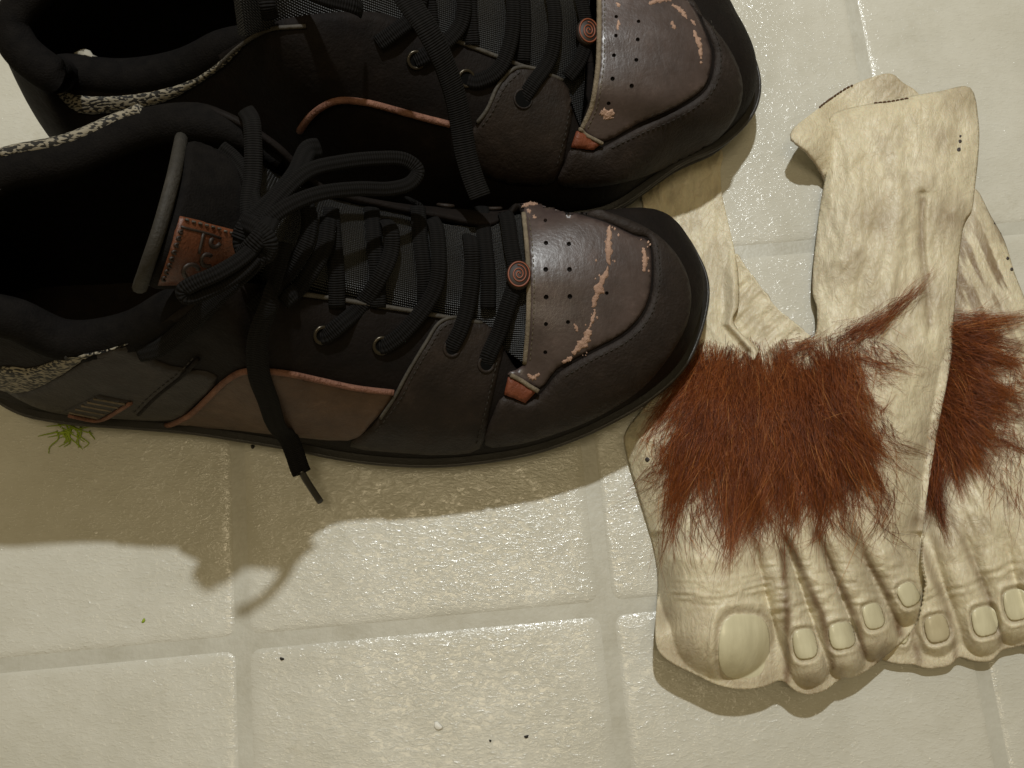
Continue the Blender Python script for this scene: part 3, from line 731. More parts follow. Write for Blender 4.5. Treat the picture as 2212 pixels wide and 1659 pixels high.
stitches('toe_cap_stitching', bB, [(1305, 0), (1305, 80), (1302, 150), (1291, 222), (1279, 255), (1268, 280)], capB, M['thread'], .0013, 6, 5, .0002)
bead('cap_edge', bB, [(1294, -20), (1294, 80), (1291, 150), (1280, 223), (1268, 255), (1256, 282)], .0011, M['edge'], capB, .0004, .8)
for pts, wd in (([(1400, 12), (1430, 2), (1448, 4)], 7), ([(1450, 14), (1470, 28), (1482, 44)], 5), ([(1448, 50), (1456, 66)], 5), ([(1496, 70), (1508, 98), (1512, 130)], 6), ([(1336, 48), (1332, 68)], 4), ([(1296, 240), (1312, 246), (1318, 256)], 14), ([(1330, 10), (1338, 18)], 4), ([(1512, 134), (1510, 140)], 3), ([(1490, 46), (1500, 58)], 3)):
    scuff(capB, bB, pts, wd, .0012)
insB = panel('side_insert', [(1243, 284), (1296, 312), (1279, 325), (1232, 317)], .0012, M['rust'], B, bB, 7, smooth=0, base=.0012)
bead('insert_edge', bB, [(1246, 280), (1270, 294), (1300, 310)], .0008, M['edge'], insB, .0020)
OVB = [(1214, 174), (1165, 154), (1116, 148), (1078, 184), (1052, 237), (1028, 270), (1000, 320), (1060, 385), (1180, 398), (1212, 360), (1225, 300), (1236, 240), (1234, 190)]
ovB = panel('lace_overlay', OVB, .0013, M['overlay'], B, bB, 9, smooth=3)
bead('overlay_edge', bB, [(1165, 152), (1114, 147), (1076, 183), (1052, 236), (1030, 264)], .0008, M['edge_dark'], ovB, .0009)
stitches('overlay_stitching', bB, [(1120, 158), (1088, 190), (1062, 242), (1038, 274)], ovB, M['thread_dark'], .0015)
stitches('overlay_stitching', bB, [(1226, 240), (1216, 300), (1200, 360)], ovB, M['thread_dark'], .0015)
bead('throat_edge', bB, [(860, 46), (987, 90), (1060, 118), (1120, 141), (1214, 172)], .0009, M['edge_dark'], B, .0004)
bead('piping', bB, [(648, 282), (668, 252), (694, 230), (722, 217), (752, 215), (800, 222), (853, 236), (910, 252), (972, 268)], .0014, M['piping'], B, .0006)
panel('checker_strip', [(116, 190), (160, 205), (231, 208), (328, 198), (424, 168), (492, 118), (530, 94), (500, 128), (463, 158), (386, 206), (309, 231), (200, 245), (150, 232)], .0010, M['checker'], B, bB, 8, smooth=2, base=.0004)
bead('collar_trim', bB, [(470, 146), (501, 114), (548, 80), (590, 62), (660, 57)], .0008, M['edge_dark'], B, .0006)
e, h, n, ax, ay = ring('eyelet', bB, 1007, 170, .0030, .00075, M['eyelet'], B, .0005); disc('eyelet_hole', h, n, ax, ay, .0027, M['hole'], e, .0004)
e, h, n, ax, ay = ring('eyelet', bB, 1128, 215, .0036, .0005, M['overlay'], B, .0012); disc('eyelet_hole', h, n, ax, ay, .0034, M['hole'], e, .0016)
e, h, n, ax, ay = ring('eyelet', bB, 898, 130, .0030, .00075, M['eyelet'], B, .0005); disc('eyelet_hole', h, n, ax, ay, .0027, M['hole'], e, .0004)
for pts in ([(905, -90, 1.5), (915, -40, 2), (925, 20, 2), (930, 75, 1.5)], [(1005, -85, 1.5), (1010, -30, 2), (1012, 30, 2), (1018, 100, 1.5)], [(1120, -80, 1.5), (1124, -20, 2), (1128, 50, 2), (1128, 135, 1.5)]):
    lace(B, bBT, pts)
for pts in ([(1190, -80, 2), (1226, -50, 3), (1246, 10, 3.4), (1256, 80, 3.4), (1246, 130, 3.4), (1220, 170, 3)], [(1060, -85, 2), (1085, -50, 3.5), (1100, 10, 4), (1100, 70, 4), (1086, 130, 3.4), (1066, 160, 2.4), (1030, 176, 1.4), (1010, 172, .4)],
            [(1140, -85, 2), (1165, -50, 3.5), (1184, 10, 4), (1190, 70, 4), (1180, 130, 3.6), (1150, 180, 2.6), (1130, 212, 1), (1126, 220, .2)], [(960, -95, 2), (985, -50, 3.5), (995, 0, 4), (990, 50, 4), (960, 95, 3.2), (915, 122, 1.8), (896, 132, .4)],
            [(880, -80, 3), (900, -20, 4), (890, 30, 4), (850, 70, 3), (815, 95, 1)]):
    lace(B, bBT, pts)
emblem(B, bBT, 1259, 81, .0052, .0046, 1.25)
lace_air(B, [(575, -30, 112), (578, 10, 112), (586, 40, 106)]); lace_air(B, [(640, -40, 110), (690, -10, 112), (760, 10, 110), (780, 22, 104)])
lace_air(B, [(850, -60, 118), (880, 0, 117), (918, 55, 115), (948, 110, 110), (968, 160, 103), (984, 210, 96), (996, 270, 88), (1006, 330, 82), (1022, 385, 78), (1038, 425, 76)], 'lace_end', 1.45, Vector((.3, -.2, 1)).normalized())
hl, hn = surf(combined_bvh([o for o in B.children if o.name.startswith('padded_collar')]), 186, 112)
V = []; Fc = []; rg = random.Random(9)
for i in range(7):
    for j in range(12):
        th = math.pi*i/6; ph = j*2*math.pi/12; q = rg.uniform(.75, 1.2)
        V.append(hl+Vector((math.sin(th)*math.cos(ph)*.0042*q, math.sin(th)*math.sin(ph)*.0022*q-math.cos(ph)*.0008, .0004+math.cos(th)*.0016*q)))
for i in range(6):
    for j in range(12): Fc.append((i*12+j, (i+1)*12+j, (i+1)*12+(j+1) % 12, i*12+(j+1) % 12))
tag(mesh_obj('lint', V, Fc, M['lint']), 'grey white lint on the heel collar of the shoe at the top edge', 'lint')

# ================================================================== LATEX FEET
def seg_dist(u, v, a, b):
    e = (b[0]-a[0], b[1]-a[1]); L = e[0]**2+e[1]**2
    t = np.clip(((u-a[0])*e[0]+(v-a[1])*e[1])/L, 0, 1)
    return np.hypot(u-a[0]-t*e[0], v-a[1]-t*e[1]), t
def line_dist(u, v, pts):
    d = np.full(u.shape, 1e9)
    for a, b in zip(pts[:-1], pts[1:]): d = np.minimum(d, seg_dist(u, v, a, b)[0])
    return d
def smax(a, b, k):
    h = np.clip(.5+.5*(a-b)/k, 0, 1); return b+(a-b)*h+k*h*(1-h)
def sheet(name, poly, zf, pf, mt, parent, step=4.0, smooth=4, thick=.0014):
    """thin rubber sheet: outline and height (mm) surveyed in the photograph's frame"""
    poly = smoothpoly(poly, smooth) if smooth else poly
    out = []
    for i in range(len(poly)):
        a = Vector(poly[i]); b = Vector(poly[(i+1) % len(poly)]); k = max(1, int((b-a).length/(step*.9)+.5))
        for j in range(k): out.append(a.lerp(b, j/k))
    P = np.array([(p.x, p.y) for p in out]); us = np.arange(P[:, 0].min(), P[:, 0].max(), step); vs2 = np.arange(P[:, 1].min(), P[:, 1].max(), step*.9)
    gu, gv = np.meshgrid(us, vs2); gu[::2] += step*.5
    d, _, _ = polydist(gu, gv, poly); ok = d > step*.55
    pts = out+[Vector((float(x), float(y))) for x, y in zip(gu[ok], gv[ok])]; nb = len(out)
    cv, ce, cf, *_r = delaunay_2d_cdt(pts, [(i, (i+1) % nb) for i in range(nb)], [], 1, 1e-5)
    q = np.array([(p.x, p.y) for p in cv]); gu, gv = q[:, 0], q[:, 1]
    d, _, _ = polydist(gu, gv, poly); d = np.maximum(d, 0)
    z = zf(gu, gv, d)/1000; p = np.clip(pf(gu, gv, d), 0, 1); keep = np.ones(len(gu), bool)
    W = Un(gu, gv, z)
    c3 = np.array([f[:3] for f in cf]); e1 = q[c3[:, 1]]-q[c3[:, 0]]; e2 = q[c3[:, 2]]-q[c3[:, 0]]
    flip = (e1[:, 0]*e2[:, 1]-e1[:, 1]*e2[:, 0]) > 0
    c3[flip] = c3[flip][:, ::-1]
    o = mesh_obj(name, W.tolist(), c3.tolist(), mt, parent)
    at = o.data.attributes.new('paint', 'FLOAT', 'POINT'); at.data.foreach_set('value', p[keep].astype(np.float32))
    s = o.modifiers.new('thick', 'SOLIDIFY'); s.thickness = thick; s.offset = -1
    return o
def toe_field(u, v, toes, detail=True):
    """toes: (base u,v, tip u,v, R base, R tip, H base, H tip) ; returns smooth union height, and toe-gap measure"""
    z = np.zeros(u.shape); wr = np.zeros(u.shape)
    for (a, b, c, d, r0, r1, h0, h1) in toes:
        r, t = seg_dist(u, v, (a, b), (c, d)); R = r0+(r1-r0)*sstep(t, .3, 1); H = h0+(h1-h0)*t+1.6*np.exp(-((t-.45)/.13)**2)
        q = np.clip(1-(r/R)**2, 0, 1); h = H*q**.5
        z = smax(z, h, 1.5)
        wr += np.where(q > .05, (vnoise(t*26+.02*r, r*.02+a*.01, 7)-.5)*np.exp(-((t-.48)/.2)**2), 0)*1.1*np.minimum(1, q*3)
    return z+(wr if detail else 0)
def nail_norm(u, v, n):
    cu, cv, w, h, a = n; c, s = math.cos(a), math.sin(a); x = (u-cu)*c+(v-cv)*s; y = -(u-cu)*s+(v-cv)*c
    return (np.abs(x/(w/2))**3.2+np.abs(y/(h/2))**3.2)**(1/3.2), y/(h/2)
def nail_groove(u, v, nails):
    z = np.zeros(u.shape)
    for n in nails:
        q, y = nail_norm(u, v, n); k = 60/n[2]
        z += -.8*np.exp(-((q-1.03)/(.10*k+.03))**2)+.8*np.exp(-((q-1.28)/(.14*k+.03))**2)*(q > .9)-.5*(q < 1)
    return z
def nail_poly(n, k=28):
    cu, cv, w, h, a = n; out = []
    for i in range(k):
        t = 2*math.pi*i/k; c, s = math.cos(t), math.sin(t); e = 2/3.0
        x = math.copysign(abs(c)**e, c)*w/2*.96; y = math.copysign(abs(s)**e, s)*h/2*.96
        if y > 0: x *= 1.02
        out.append((cu+x*math.cos(a)-y*math.sin(a), cv+x*math.sin(a)+y*math.cos(a)))
    return out

SHOE_TOE = [(1530, 560), (1532, 640), (1520, 725), (1484, 800), (1412, 878), (1300, 940)]
FOOT1 = [(1470, 735), (1412, 850), (1352, 930), (1352, 975), (1366, 1025), (1386, 1090), (1406, 1160), (1419, 1225), (1420, 1285), (1416, 1345), (1421, 1402), (1452, 1432), (1500, 1456), (1552, 1480), (1605, 1489), (1655, 1482), (1688, 1470), (1722, 1494), (1752, 1500), (1785, 1490), (1815, 1468), (1850, 1462), (1885, 1440), (1912, 1418), (1950, 1385), (1982, 1345), (1997, 1310), (2000, 1260), (1988, 1205), (1998, 1105), (2013, 1000), (2030, 905), (2045, 830), (2057, 760), (2061, 690), (2066, 620), (2075, 530), (2085, 478), (2100, 452), (2107, 398), (2114, 330), (2114, 262), (2096, 189), (2030, 197), (1963, 208), (1888, 222), (1798, 247), (1793, 300), (1784, 373), (1773, 434), (1764, 506), (1757, 570), (1755, 632), (1764, 665), (1762, 718), (1742, 735), (1700, 757), (1650, 768), (1618, 765), (1570, 748), (1520, 738)]
T1 = [(1544, 1190, 1560, 1362, 130, 132, 31, 31), (1652, 1160, 1748, 1442, 52, 56, 28, 24), (1724, 1145, 1824, 1424, 50, 54, 27, 23), (1794, 1135, 1892, 1384, 48, 54, 25, 20), (1864, 1120, 1960, 1306, 48, 48, 22, 17)]
N1 = [(1608, 1398, 114, 148, .03), (1739, 1391, 54, 68, -.17), (1819, 1373, 58, 60, -.2), (1887, 1331, 46, 58, -.28), (1963, 1284, 46, 54, -.5)]
def crease(u, v, pts, w): return np.exp(-(line_dist(u, v, pts)/w)**2)
def wr_band(u, v, seed):
    x = u+.10*v
    w_ = x+22*(fbm(u/60, v/60, seed+9, 2)-.5)
    return (fbm(w_/26, v/70, seed, 3)-.5)*2.2+(fbm(w_/10, v/26, seed+5, 3)-.5)*.35
def z_foot1(u, v, d, detail=True):
    d = np.maximum(d, 0)
    dors = sstep(v, 640, 900)                                   # 0 on the ankle band, 1 on the instep
    ds = line_dist(u, v, SHOE_TOE); ins = (u > np.interp(v, [560, 640, 725, 800, 878, 940], [1530, 1532, 1520, 1484, 1412, 1300])); ds = np.where(ins, ds, 0)
    lim = 3.5+28*(1-np.exp(-ds/75))
    dome = 3.0+(18+5*np.exp(-((u-1680)/210)**2))*(1-np.exp(-d/55))
    dome = np.minimum(dome, lim)
    rightlift = 7*sstep(u, 1900, 2040)*sstep(v, 700, 800)*(1-sstep(v, 1150, 1260))
    band = 9.5+4.0*np.sin((u-1760)/340*math.pi)+3.5*np.exp(-((v-520)/120)**2)*np.exp(-((u-1860)/60)**2)
    band = band+wr_band(u, v, 3)*1.1
    band = band-2.2*crease(u, v, [(1992, 420), (1990, 520), (2002, 640), (2010, 720)], 10)-1.2*crease(u, v, [(1880, 500), (1860, 600), (1850, 690)], 14)
    band = band+2.0*crease(u, v, [(1935, 330), (1945, 450), (1930, 600), (1900, 720)], 16)+1.5*crease(u, v, [(1840, 300), (1850, 420), (1820, 560)], 18)+2.5*np.exp(-((u-2010)/40)**2-((v-390)/45)**2)
    band = band*(.72+.28*(1-np.exp(-d/14)))
    toes = toe_field(u, v, T1, detail)
    te = sstep(v, 1120, 1215)
    ze = np.interp(u, [1400, 1560, 1690, 1760, 1880, 2000], [18, 18, 15, 15, 11, 6])*sstep(v, 1240, 1380)
    web = np.interp(v, [1150, 1300, 1420, 1480], [19, 15, 13, 12])*(1-.35*sstep(u, 1800, 1980))*(1-np.exp(-d/14))
    front = smax(toes, web, 2)
    ridge = 0
    for (a, b, c, e, *_q) in T1[1:]: ridge = ridge+2.2*np.exp(-(seg_dist(u, v, (a-55*(1 if a < 1800 else .6), b-260), (c, e))[0]/20)**2)
    knob = 4.0*np.exp(-(np.hypot(u-1500, v-1150)/70)**2)
    body = dome*(1-te)+front*te+ridge*(1-te)*sstep(v, 900, 1050)+knob*(1-te*.3)
    body = np.maximum(body, rightlift+2)
    z = band*(1-dors)+body*dors
    if detail:
        z = z+(fbm(u/22, v/30, 11, 4)-.5)*1.4*(.35+.65*dors)*(1-.6*te)+(fbm((u+.3*v)/8, v/18, 12, 3)-.5)*.45
        z = z+(fbm((u-.35*v)/7, (v+.35*u)/34, 19, 3)-.5)*1.6*np.exp(-(np.hypot(u-1510, v-1180)/85)**2)
        z = z+(fbm(u/30, v/7, 23, 3)-.5)*1.5*sstep(v, 1180, 1230)*(1-sstep(v, 1300, 1350))*(u > 1640)
        z = z+nail_groove(u, v, N1)*sstep(d, 0, 12)
    edge = 1-np.exp(-d/13)
    lo_ = np.maximum(ze, 2.0)
    z = np.where(v > 1150, lo_+(np.maximum(z, lo_)-lo_)*(.12+.88*edge), z)
    return np.maximum(z, 2.2)
def p_foot1(u, v, d):
    n = fbm(u/60, v/60, 31, 4); n2 = fbm(u/18, v/26, 37, 4)
    p = .26*sstep(n, .48, .70)+.08*sstep(n2, .55, .75)
    for a, b, s, k in ((1895, 470, 60, .5), (2050, 470, 55, .6), (1850, 560, 40, .45), (2005, 640, 40, .55), (2075, 215, 45, .5), (2040, 300, 35, .4), (1890, 650, 45, .35), (2020, 950, 35, .55), (1985, 1130, 32, .7), (1440, 1330, 40, .5), (1470, 1420, 60, .55), (1660, 1470, 40, .6), (1750, 1480, 45, .6), (1900, 1420, 50, .75), (1800, 1450, 40, .5), (1640, 1180, 40, .35), (1850, 1200, 40, .25)):
        p = np.maximum(p, k*np.exp(-(np.hypot(u-a, v-b)/s)**2)*(.55+.9*n2))
    for L, w_, k in (([(1992, 430), (1990, 520), (2002, 640), (2008, 700)], 9, .75), ([(1690, 1190), (1700, 1300), (1700, 1470)], 11, 1.0), ([(1700, 1160), (1775, 1330), (1800, 1440)], 10, 1.0), ([(1762, 1150), (1850, 1340), (1870, 1420)], 10, 1.0), ([(1835, 1140), (1920, 1290), (1945, 1370)], 10, 1.0)):
        p = np.maximum(p, k*crease(u, v, L, w_)*(.5+.9*n2))
    for nn in N1:
        q, y = nail_norm(u, v, nn); p = np.maximum(p, .42*np.exp(-((q-1.06)/.10)**2))
    return p
def latex_piece(nm, poly, zf, pf, parent, **k):
    return sheet(nm, poly, zf, pf, M['latex'], parent, **k)
H1 = thing('latex_foot_cover', 'cream latex costume foot with auburn fur and its big toe showing, lying on the floor', 'costume foot', 'pair of latex costume feet')
skin1 = latex_piece('skin', FOOT1, z_foot1, p_foot1, H1, step=3.6)
b1 = combined_bvh([skin1])
def nails(root, N, zfoot, poly, mats):
    pp = smoothpoly(poly, 4)
    for k, nn in enumerate(N):
        def zn(u, v, d, nn=nn):
            df, _, _ = polydist(u, v, pp); q, y = nail_norm(u, v, nn)
            return zfoot(u, v, np.maximum(df, 0), False)+.25-.75*np.clip(q, 0, 1.1)**4+.25*np.clip(y, 0, 1)
        sheet('toenail', nail_poly(nn, 40), zn, lambda u, v, d: 0*u, mats(k), root, step=2.6, smooth=0, thick=.0009)
nails(H1, N1, z_foot1, FOOT1, lambda k: M['nail'])
# strap going up on the left, under the toes of the shoes
STR = [(1385, 330), (1548, 318), (1556, 370), (1559, 415), (1573, 480), (1589, 551), (1596, 604), (1596, 660), (1584, 684), (1587, 700), (1603, 722), (1640, 756), (1600, 790), (1500, 790), (1440, 740), (1420, 600), (1395, 470)]
def z_strap(u, v, d):
    e = np.interp(v, [330, 415, 480, 551, 604, 665, 700, 760], [1549, 1559, 1573, 1589, 1596, 1595, 1587, 1640]); x = e-u
    r = 2.4+4.2*np.exp(-((x-10)/13)**2)*sstep(v, 520, 620)-0.6*np.exp(-((x-34)/8)**2)*sstep(v, 560, 640)
    z = r+(fbm(u/14, v/60, 51, 4)-.5)*1.6+2.5*sstep(v, 560, 700)*np.exp(-np.abs(x-60)/50)
    ins = u < np.interp(v, [420, 480, 560, 640, 725, 800], [1400, 1440, 1520, 1532, 1520, 1484])
    return np.clip(np.where(ins, np.minimum(z, 4), z), 2, 9)
def p_plain(u, v, d):
    n = fbm(u/50, v/60, 61, 4); n2 = fbm(u/12, v/40, 63, 3); return .25*sstep(n, .5, .7)+.05*sstep(n2, .55, .75)
latex_piece('strap', STR, z_strap, p_plain, H1, step=3.6)
TRI = [(1588, 548), (1606, 570), (1645, 622), (1681, 668), (1734, 712), (1752, 738), (1700, 790), (1640, 790), (1585, 760), (1570, 660), (1575, 580)]
def z_tri(u, v, d): return 2.0+(fbm((u+v)/16, (u-v)/70, 71, 4)-.4)*2.4*np.minimum(1, d/8)+1.4*np.exp(-d/9)
latex_piece('inner_flap', TRI, z_tri, p_plain, H1, step=3.6)
BACK = [(1706, 290), (1760, 240), (1830, 190), (1895, 163), (1928, 160), (1950, 178), (1982, 200), (2000, 240), (1960, 330), (1880, 420), (1800, 425), (1778, 378), (1745, 330)]
def z_back(u, v, d): return np.clip(3.0+17.0*np.exp(-(np.hypot(u-1718, v-305)/80)**2)+2.0*np.exp(-(np.hypot(u-1920, v-165)/60)**2)+(fbm((u-v)/40, (u+v)/11, 81, 4)-.5)*1.0, 2, 21)
def p_back(u, v, d): return p_plain(u, v, d)*.6+.55*np.exp(-(np.hypot(u-1930, v-185)/40)**2)+.4*np.exp(-d/5)*(v > 280)
backp = latex_piece('back_flap', BACK, z_back, p_back, H1, step=3.6)
bK = combined_bvh([backp])
stitches('seam_stitching', bK, [(1757, 224), (1790, 205), (1820, 192), (1843, 184)], H1, M['stitch'], .0004, 8, 1.5, .00035, zg=.004)
stitches('seam_stitching', b1, [(1888, 224), (1925, 220), (1963, 213)], H1, M['stitch'], .0004, 8, 1.5, .00035, zg=.012)
for (u, v, r) in ((2074, 294, 3), (2074, 305, 4), (2072, 323, 5), (1399, 993, 5)):
    panel('ink_mark', [(u+r*math.cos(a)*random.uniform(.6, 1.2), v+r*math.sin(a)*random.uniform(.7, 1.2)) for a in [i*.9 for i in range(7)]], .00025, M['stain'], H1, b1, 3, smooth=2, zg=.012)

# second foot, tucked under the first
FOOT2 = [(2108, 408), (2140, 465), (2170, 520), (2192, 590), (2215, 650), (2245, 760), (2300, 900), (2350, 1050), (2365, 1180), (2372, 1300), (2355, 1400), (2290, 1440), (2245, 1410), (2215, 1395), (2192, 1398), (2165, 1405), (2140, 1428), (2105, 1428), (2072, 1420), (2050, 1438), (2005, 1444), (1975, 1436), (1940, 1434), (1905, 1424), (1890, 1405), (1930, 1350), (1960, 1250), (1965, 1100), (1985, 950), (2010, 800), (2035, 650), (2060, 520), (2085, 440)]
T2 = [(1905, 1230, 1942, 1390, 44, 40, 10, 7), (1972, 1190, 2025, 1378, 50, 48, 14, 11), (2050, 1150, 2124, 1372, 52, 50, 17, 13), (2110, 1110, 2192, 1345, 54, 52, 18, 14), (2230, 1120, 2290, 1340, 90, 90, 20, 18)]
N2 = [(2024, 1358, 54, 62, -.25), (2127, 1342, 56, 66, -.22), (2195, 1306, 54, 70, -.22), (1951, 1378, 22, 26, .4), (2300, 1350, 110, 130, -.1)]
def z_foot2(u, v, d, detail=True):
    d = np.maximum(d, 0)
    e1 = np.interp(v, [440, 620, 760, 905, 1105, 1205, 1260, 1345, 1420], [2095, 2066, 2057, 2030, 1998, 1990, 2000, 1982, 1912])
    free = 1-np.exp(-np.maximum(u-e1, 0)/60)
    dome = 2.5+(3.5+13*free)*(1-np.exp(-d/40))
    te = sstep(v, 1120, 1220); front = smax(toe_field(u, v, T2, detail), np.interp(v, [1130, 1300, 1420], [11, 8, 6])*(1-np.exp(-d/16)), 2)
    front = np.where(u < e1, np.minimum(front, 2.5+5*sstep(v, 1330, 1400)), front)
    top = 3+4*(1-np.exp(-d/25)); dors = sstep(v, 620, 860)
    ridge = 0
    for (a, b, c, e, *_q) in T2[1:4]: ridge = ridge+1.8*np.exp(-(seg_dist(u, v, (a-60, b-280), (c, e))[0]/22)**2)*free
    z = top*(1-dors)+(dome*(1-te)+front*te+ridge*(1-te))*dors
    if detail:
        z = z+(fbm((u-.45*v)/12, (v+.45*u)/80, 91, 4)-.5)*2.2*(1-.75*te)*free+(fbm(u/10, v/16, 95, 3)-.5)*.6
        z = z+nail_groove(u, v, N2)*sstep(d, 0, 12)
    edge = 1-np.exp(-d/12); lo_ = 2+3.5*sstep(v, 1260, 1390)
    z = np.where(v > 1150, lo_+(np.maximum(z, lo_)-lo_)*(.12+.88*edge), z)
    return np.maximum(z, 1.8)
def p_foot2(u, v, d):
    n = fbm(u/60, v/60, 101, 4); n2 = fbm(u/18, v/26, 107, 4); x = fbm((u-.45*v)/14, (v+.45*u)/110, 109, 4)
    p = .32*sstep(n, .45, .66)+.12*sstep(n2, .55, .75)
    p = np.maximum(p, 1.0*sstep(x, .40, .60)*np.exp(-((v-600)/160)**2))
    for L, w_, k in (([(1990, 1180), (2050, 1330), (2066, 1430)], 10, .7), ([(2060, 1130), (2140, 1300), (2166, 1400)], 10, .7), ([(2010, 1130), (2030, 1180)], 14, .5), ([(1960, 1300), (1985, 1430)], 12, .8)):
        p = np.maximum(p, k*crease(u, v, L, w_)*(.5+.9*n2))
    p = np.maximum(p, .5*np.exp(-d/10)*(v > 1300))
    for nn in N2:
        q, y = nail_norm(u, v, nn); p = np.maximum(p, .42*np.exp(-((q-1.06)/.10)**2))
    return p
H2 = thing('latex_foot_cover', 'cream latex costume foot at the right edge, tucked under the other foot', 'costume foot', 'pair of latex costume feet')
skin2 = latex_piece('skin', FOOT2, z_foot2, p_foot2, H2, step=3.6)
b2 = combined_bvh([skin2])
nails(H2, N2, z_foot2, FOOT2, lambda k: M['nail_dull'] if k == 0 else M['nail'])
for (u, v, r) in ((2152, 480, 2.5), (2168, 500, 2.5), (2180, 556, 3.5), (2188, 580, 4)):
    panel('ink_mark', [(u-3+r*math.cos(a)*random.uniform(.6, 1.2), v+2+r*math.sin(a)*random.uniform(.7, 1.2)) for a in [i*.9 for i in range(7)]], .00025, M['stain'], H2, b2, 3, smooth=2, zg=.012)

# ------------------------------------------------------------------ fur
def fur(name, parent, roots, clumps, n, seglen, zf, poly, seed, rad=.00006, lift=3.2, K=9):
    """roots: sampler -> (u,v); clumps: list of flow strokes [(u0,v0,u1,v1,spread,weight,bend)] ; every hair follows the nearest stroke"""
    rs = np.random.RandomState(seed)
    wts = np.array([c[5] for c in clumps], float); wts /= wts.sum()
    ci = rs.choice(len(clumps), n, p=wts); C = np.array(clumps, float)[ci]
    tt = np.linspace(0, 1, K)[None, :]
    dx = C[:, 2]-C[:, 0]; dy = C[:, 3]-C[:, 1]; L = np.hypot(dx, dy); nx, ny = -dy/L, dx/L
    off = rs.normal(0, 1, n)*C[:, 4]; st = rs.uniform(-.12, .42, n); ln = (.18+.85*rs.rand(n)**1.5)*(1-np.maximum(st, 0)*.4)
    s = st[:, None]+ln[:, None]*tt; conv = np.clip(1-.80*np.clip(s, 0, 1.2)**1.3, .12, 1)
    wild = rs.normal(0, 1, (n, 1))*7*tt**1.6*(1+3.5*(rs.rand(n, 1) < .14))
    curl = C[:, 6:7]*s*s*1.0+rs.normal(0, 9, (n, 1))*np.sin(tt*3.2+rs.uniform(0, 6, (n, 1)))*.7
    o2 = off[:, None]*conv+wild+curl
    u = C[:, 0:1]+dx[:, None]*s+nx[:, None]*o2; v = C[:, 1:2]+dy[:, None]*s+ny[:, None]*o2
    dd, _, _ = polydist(u, v, poly); zz = np.where(dd > 0, zf(u, v, np.maximum(dd, 0)), 1.5)
    zs = zz.copy()
    for _ in range(3): zs[:, 1:-1] = (zs[:, :-2]+2*zs[:, 1:-1]+zs[:, 2:])/4
    h = rs.gamma(2.0, .5, (n, 1))*lift*.55
    z = np.maximum(zs, zz)+.15+h*np.sin(np.clip(tt*1.15+.05, 0, 1)*math.pi)**.8+rs.uniform(0, .8, (n, 1))*tt
    W = Un(u, v, z/1000)                                    # n,K,3
    T = np.gradient(W, axis=1); T /= np.linalg.norm(T, axis=2, keepdims=True)+1e-9
    upv = np.array([0, 0, 1.0]); S = np.cross(T, upv); S /= np.linalg.norm(S, axis=2, keepdims=True)+1e-9; Nn = np.cross(S, T)
    r = rad*(1-.75*tt[..., None]**2)*np.ones((n, K, 1)); V = np.zeros((n, K, 3, 3))
    for j in range(3):
        a = 2*math.pi*j/3+.5; V[:, :, j] = W+S*math.cos(a)*r+Nn*math.sin(a)*r
    base = (np.arange(n)*K*3)[:, None, None]+(np.arange(K-1)*3)[None, :, None]; j = np.arange(3)[None, None, :]; j2 = (j+1) % 3
    Fq = np.stack([base+j, base+j2, base+3+j2, base+3+j], -1).reshape(-1, 4)
    me = bpy.data.meshes.new(name); nv = n*K*3; nf = len(Fq)
    me.vertices.add(nv); me.vertices.foreach_set('co', V.reshape(-1).astype(np.float32))
    me.loops.add(nf*4); me.loops.foreach_set('vertex_index', Fq.reshape(-1).astype(np.int32))
    me.polygons.add(nf); me.polygons.foreach_set('loop_start', np.arange(0, nf*4, 4, dtype=np.int32))
    me.polygons.foreach_set('loop_total', np.full(nf, 4, np.int32)) if hasattr(me.polygons[0], 'loop_total') else None
    me.update(calc_edges=True); me.validate()
    me.polygons.foreach_set('use_smooth', [True]*len(me.polygons))
    cl = rs.rand(len(clumps))[ci]; rn = np.clip(rs.normal(.38, .22, n)+(cl-.5)*.40, 0, 1)
    at = me.attributes.new('rnd', 'FLOAT', 'POINT'); at.data.foreach_set('value', np.repeat(rn, K*3).astype(np.float32))
    at2 = me.attributes.new('tip', 'FLOAT', 'POINT'); at2.data.foreach_set('value', np.repeat(np.tile(tt[0], n), 3).astype(np.float32))
    me.materials.append(M['hair']); o = bpy.data.objects.new(name, me); COL.objects.link(o); o.parent = parent; o['kind'] = 'stuff'
    return o
rs = np.random.RandomState(5)
cl1 = []
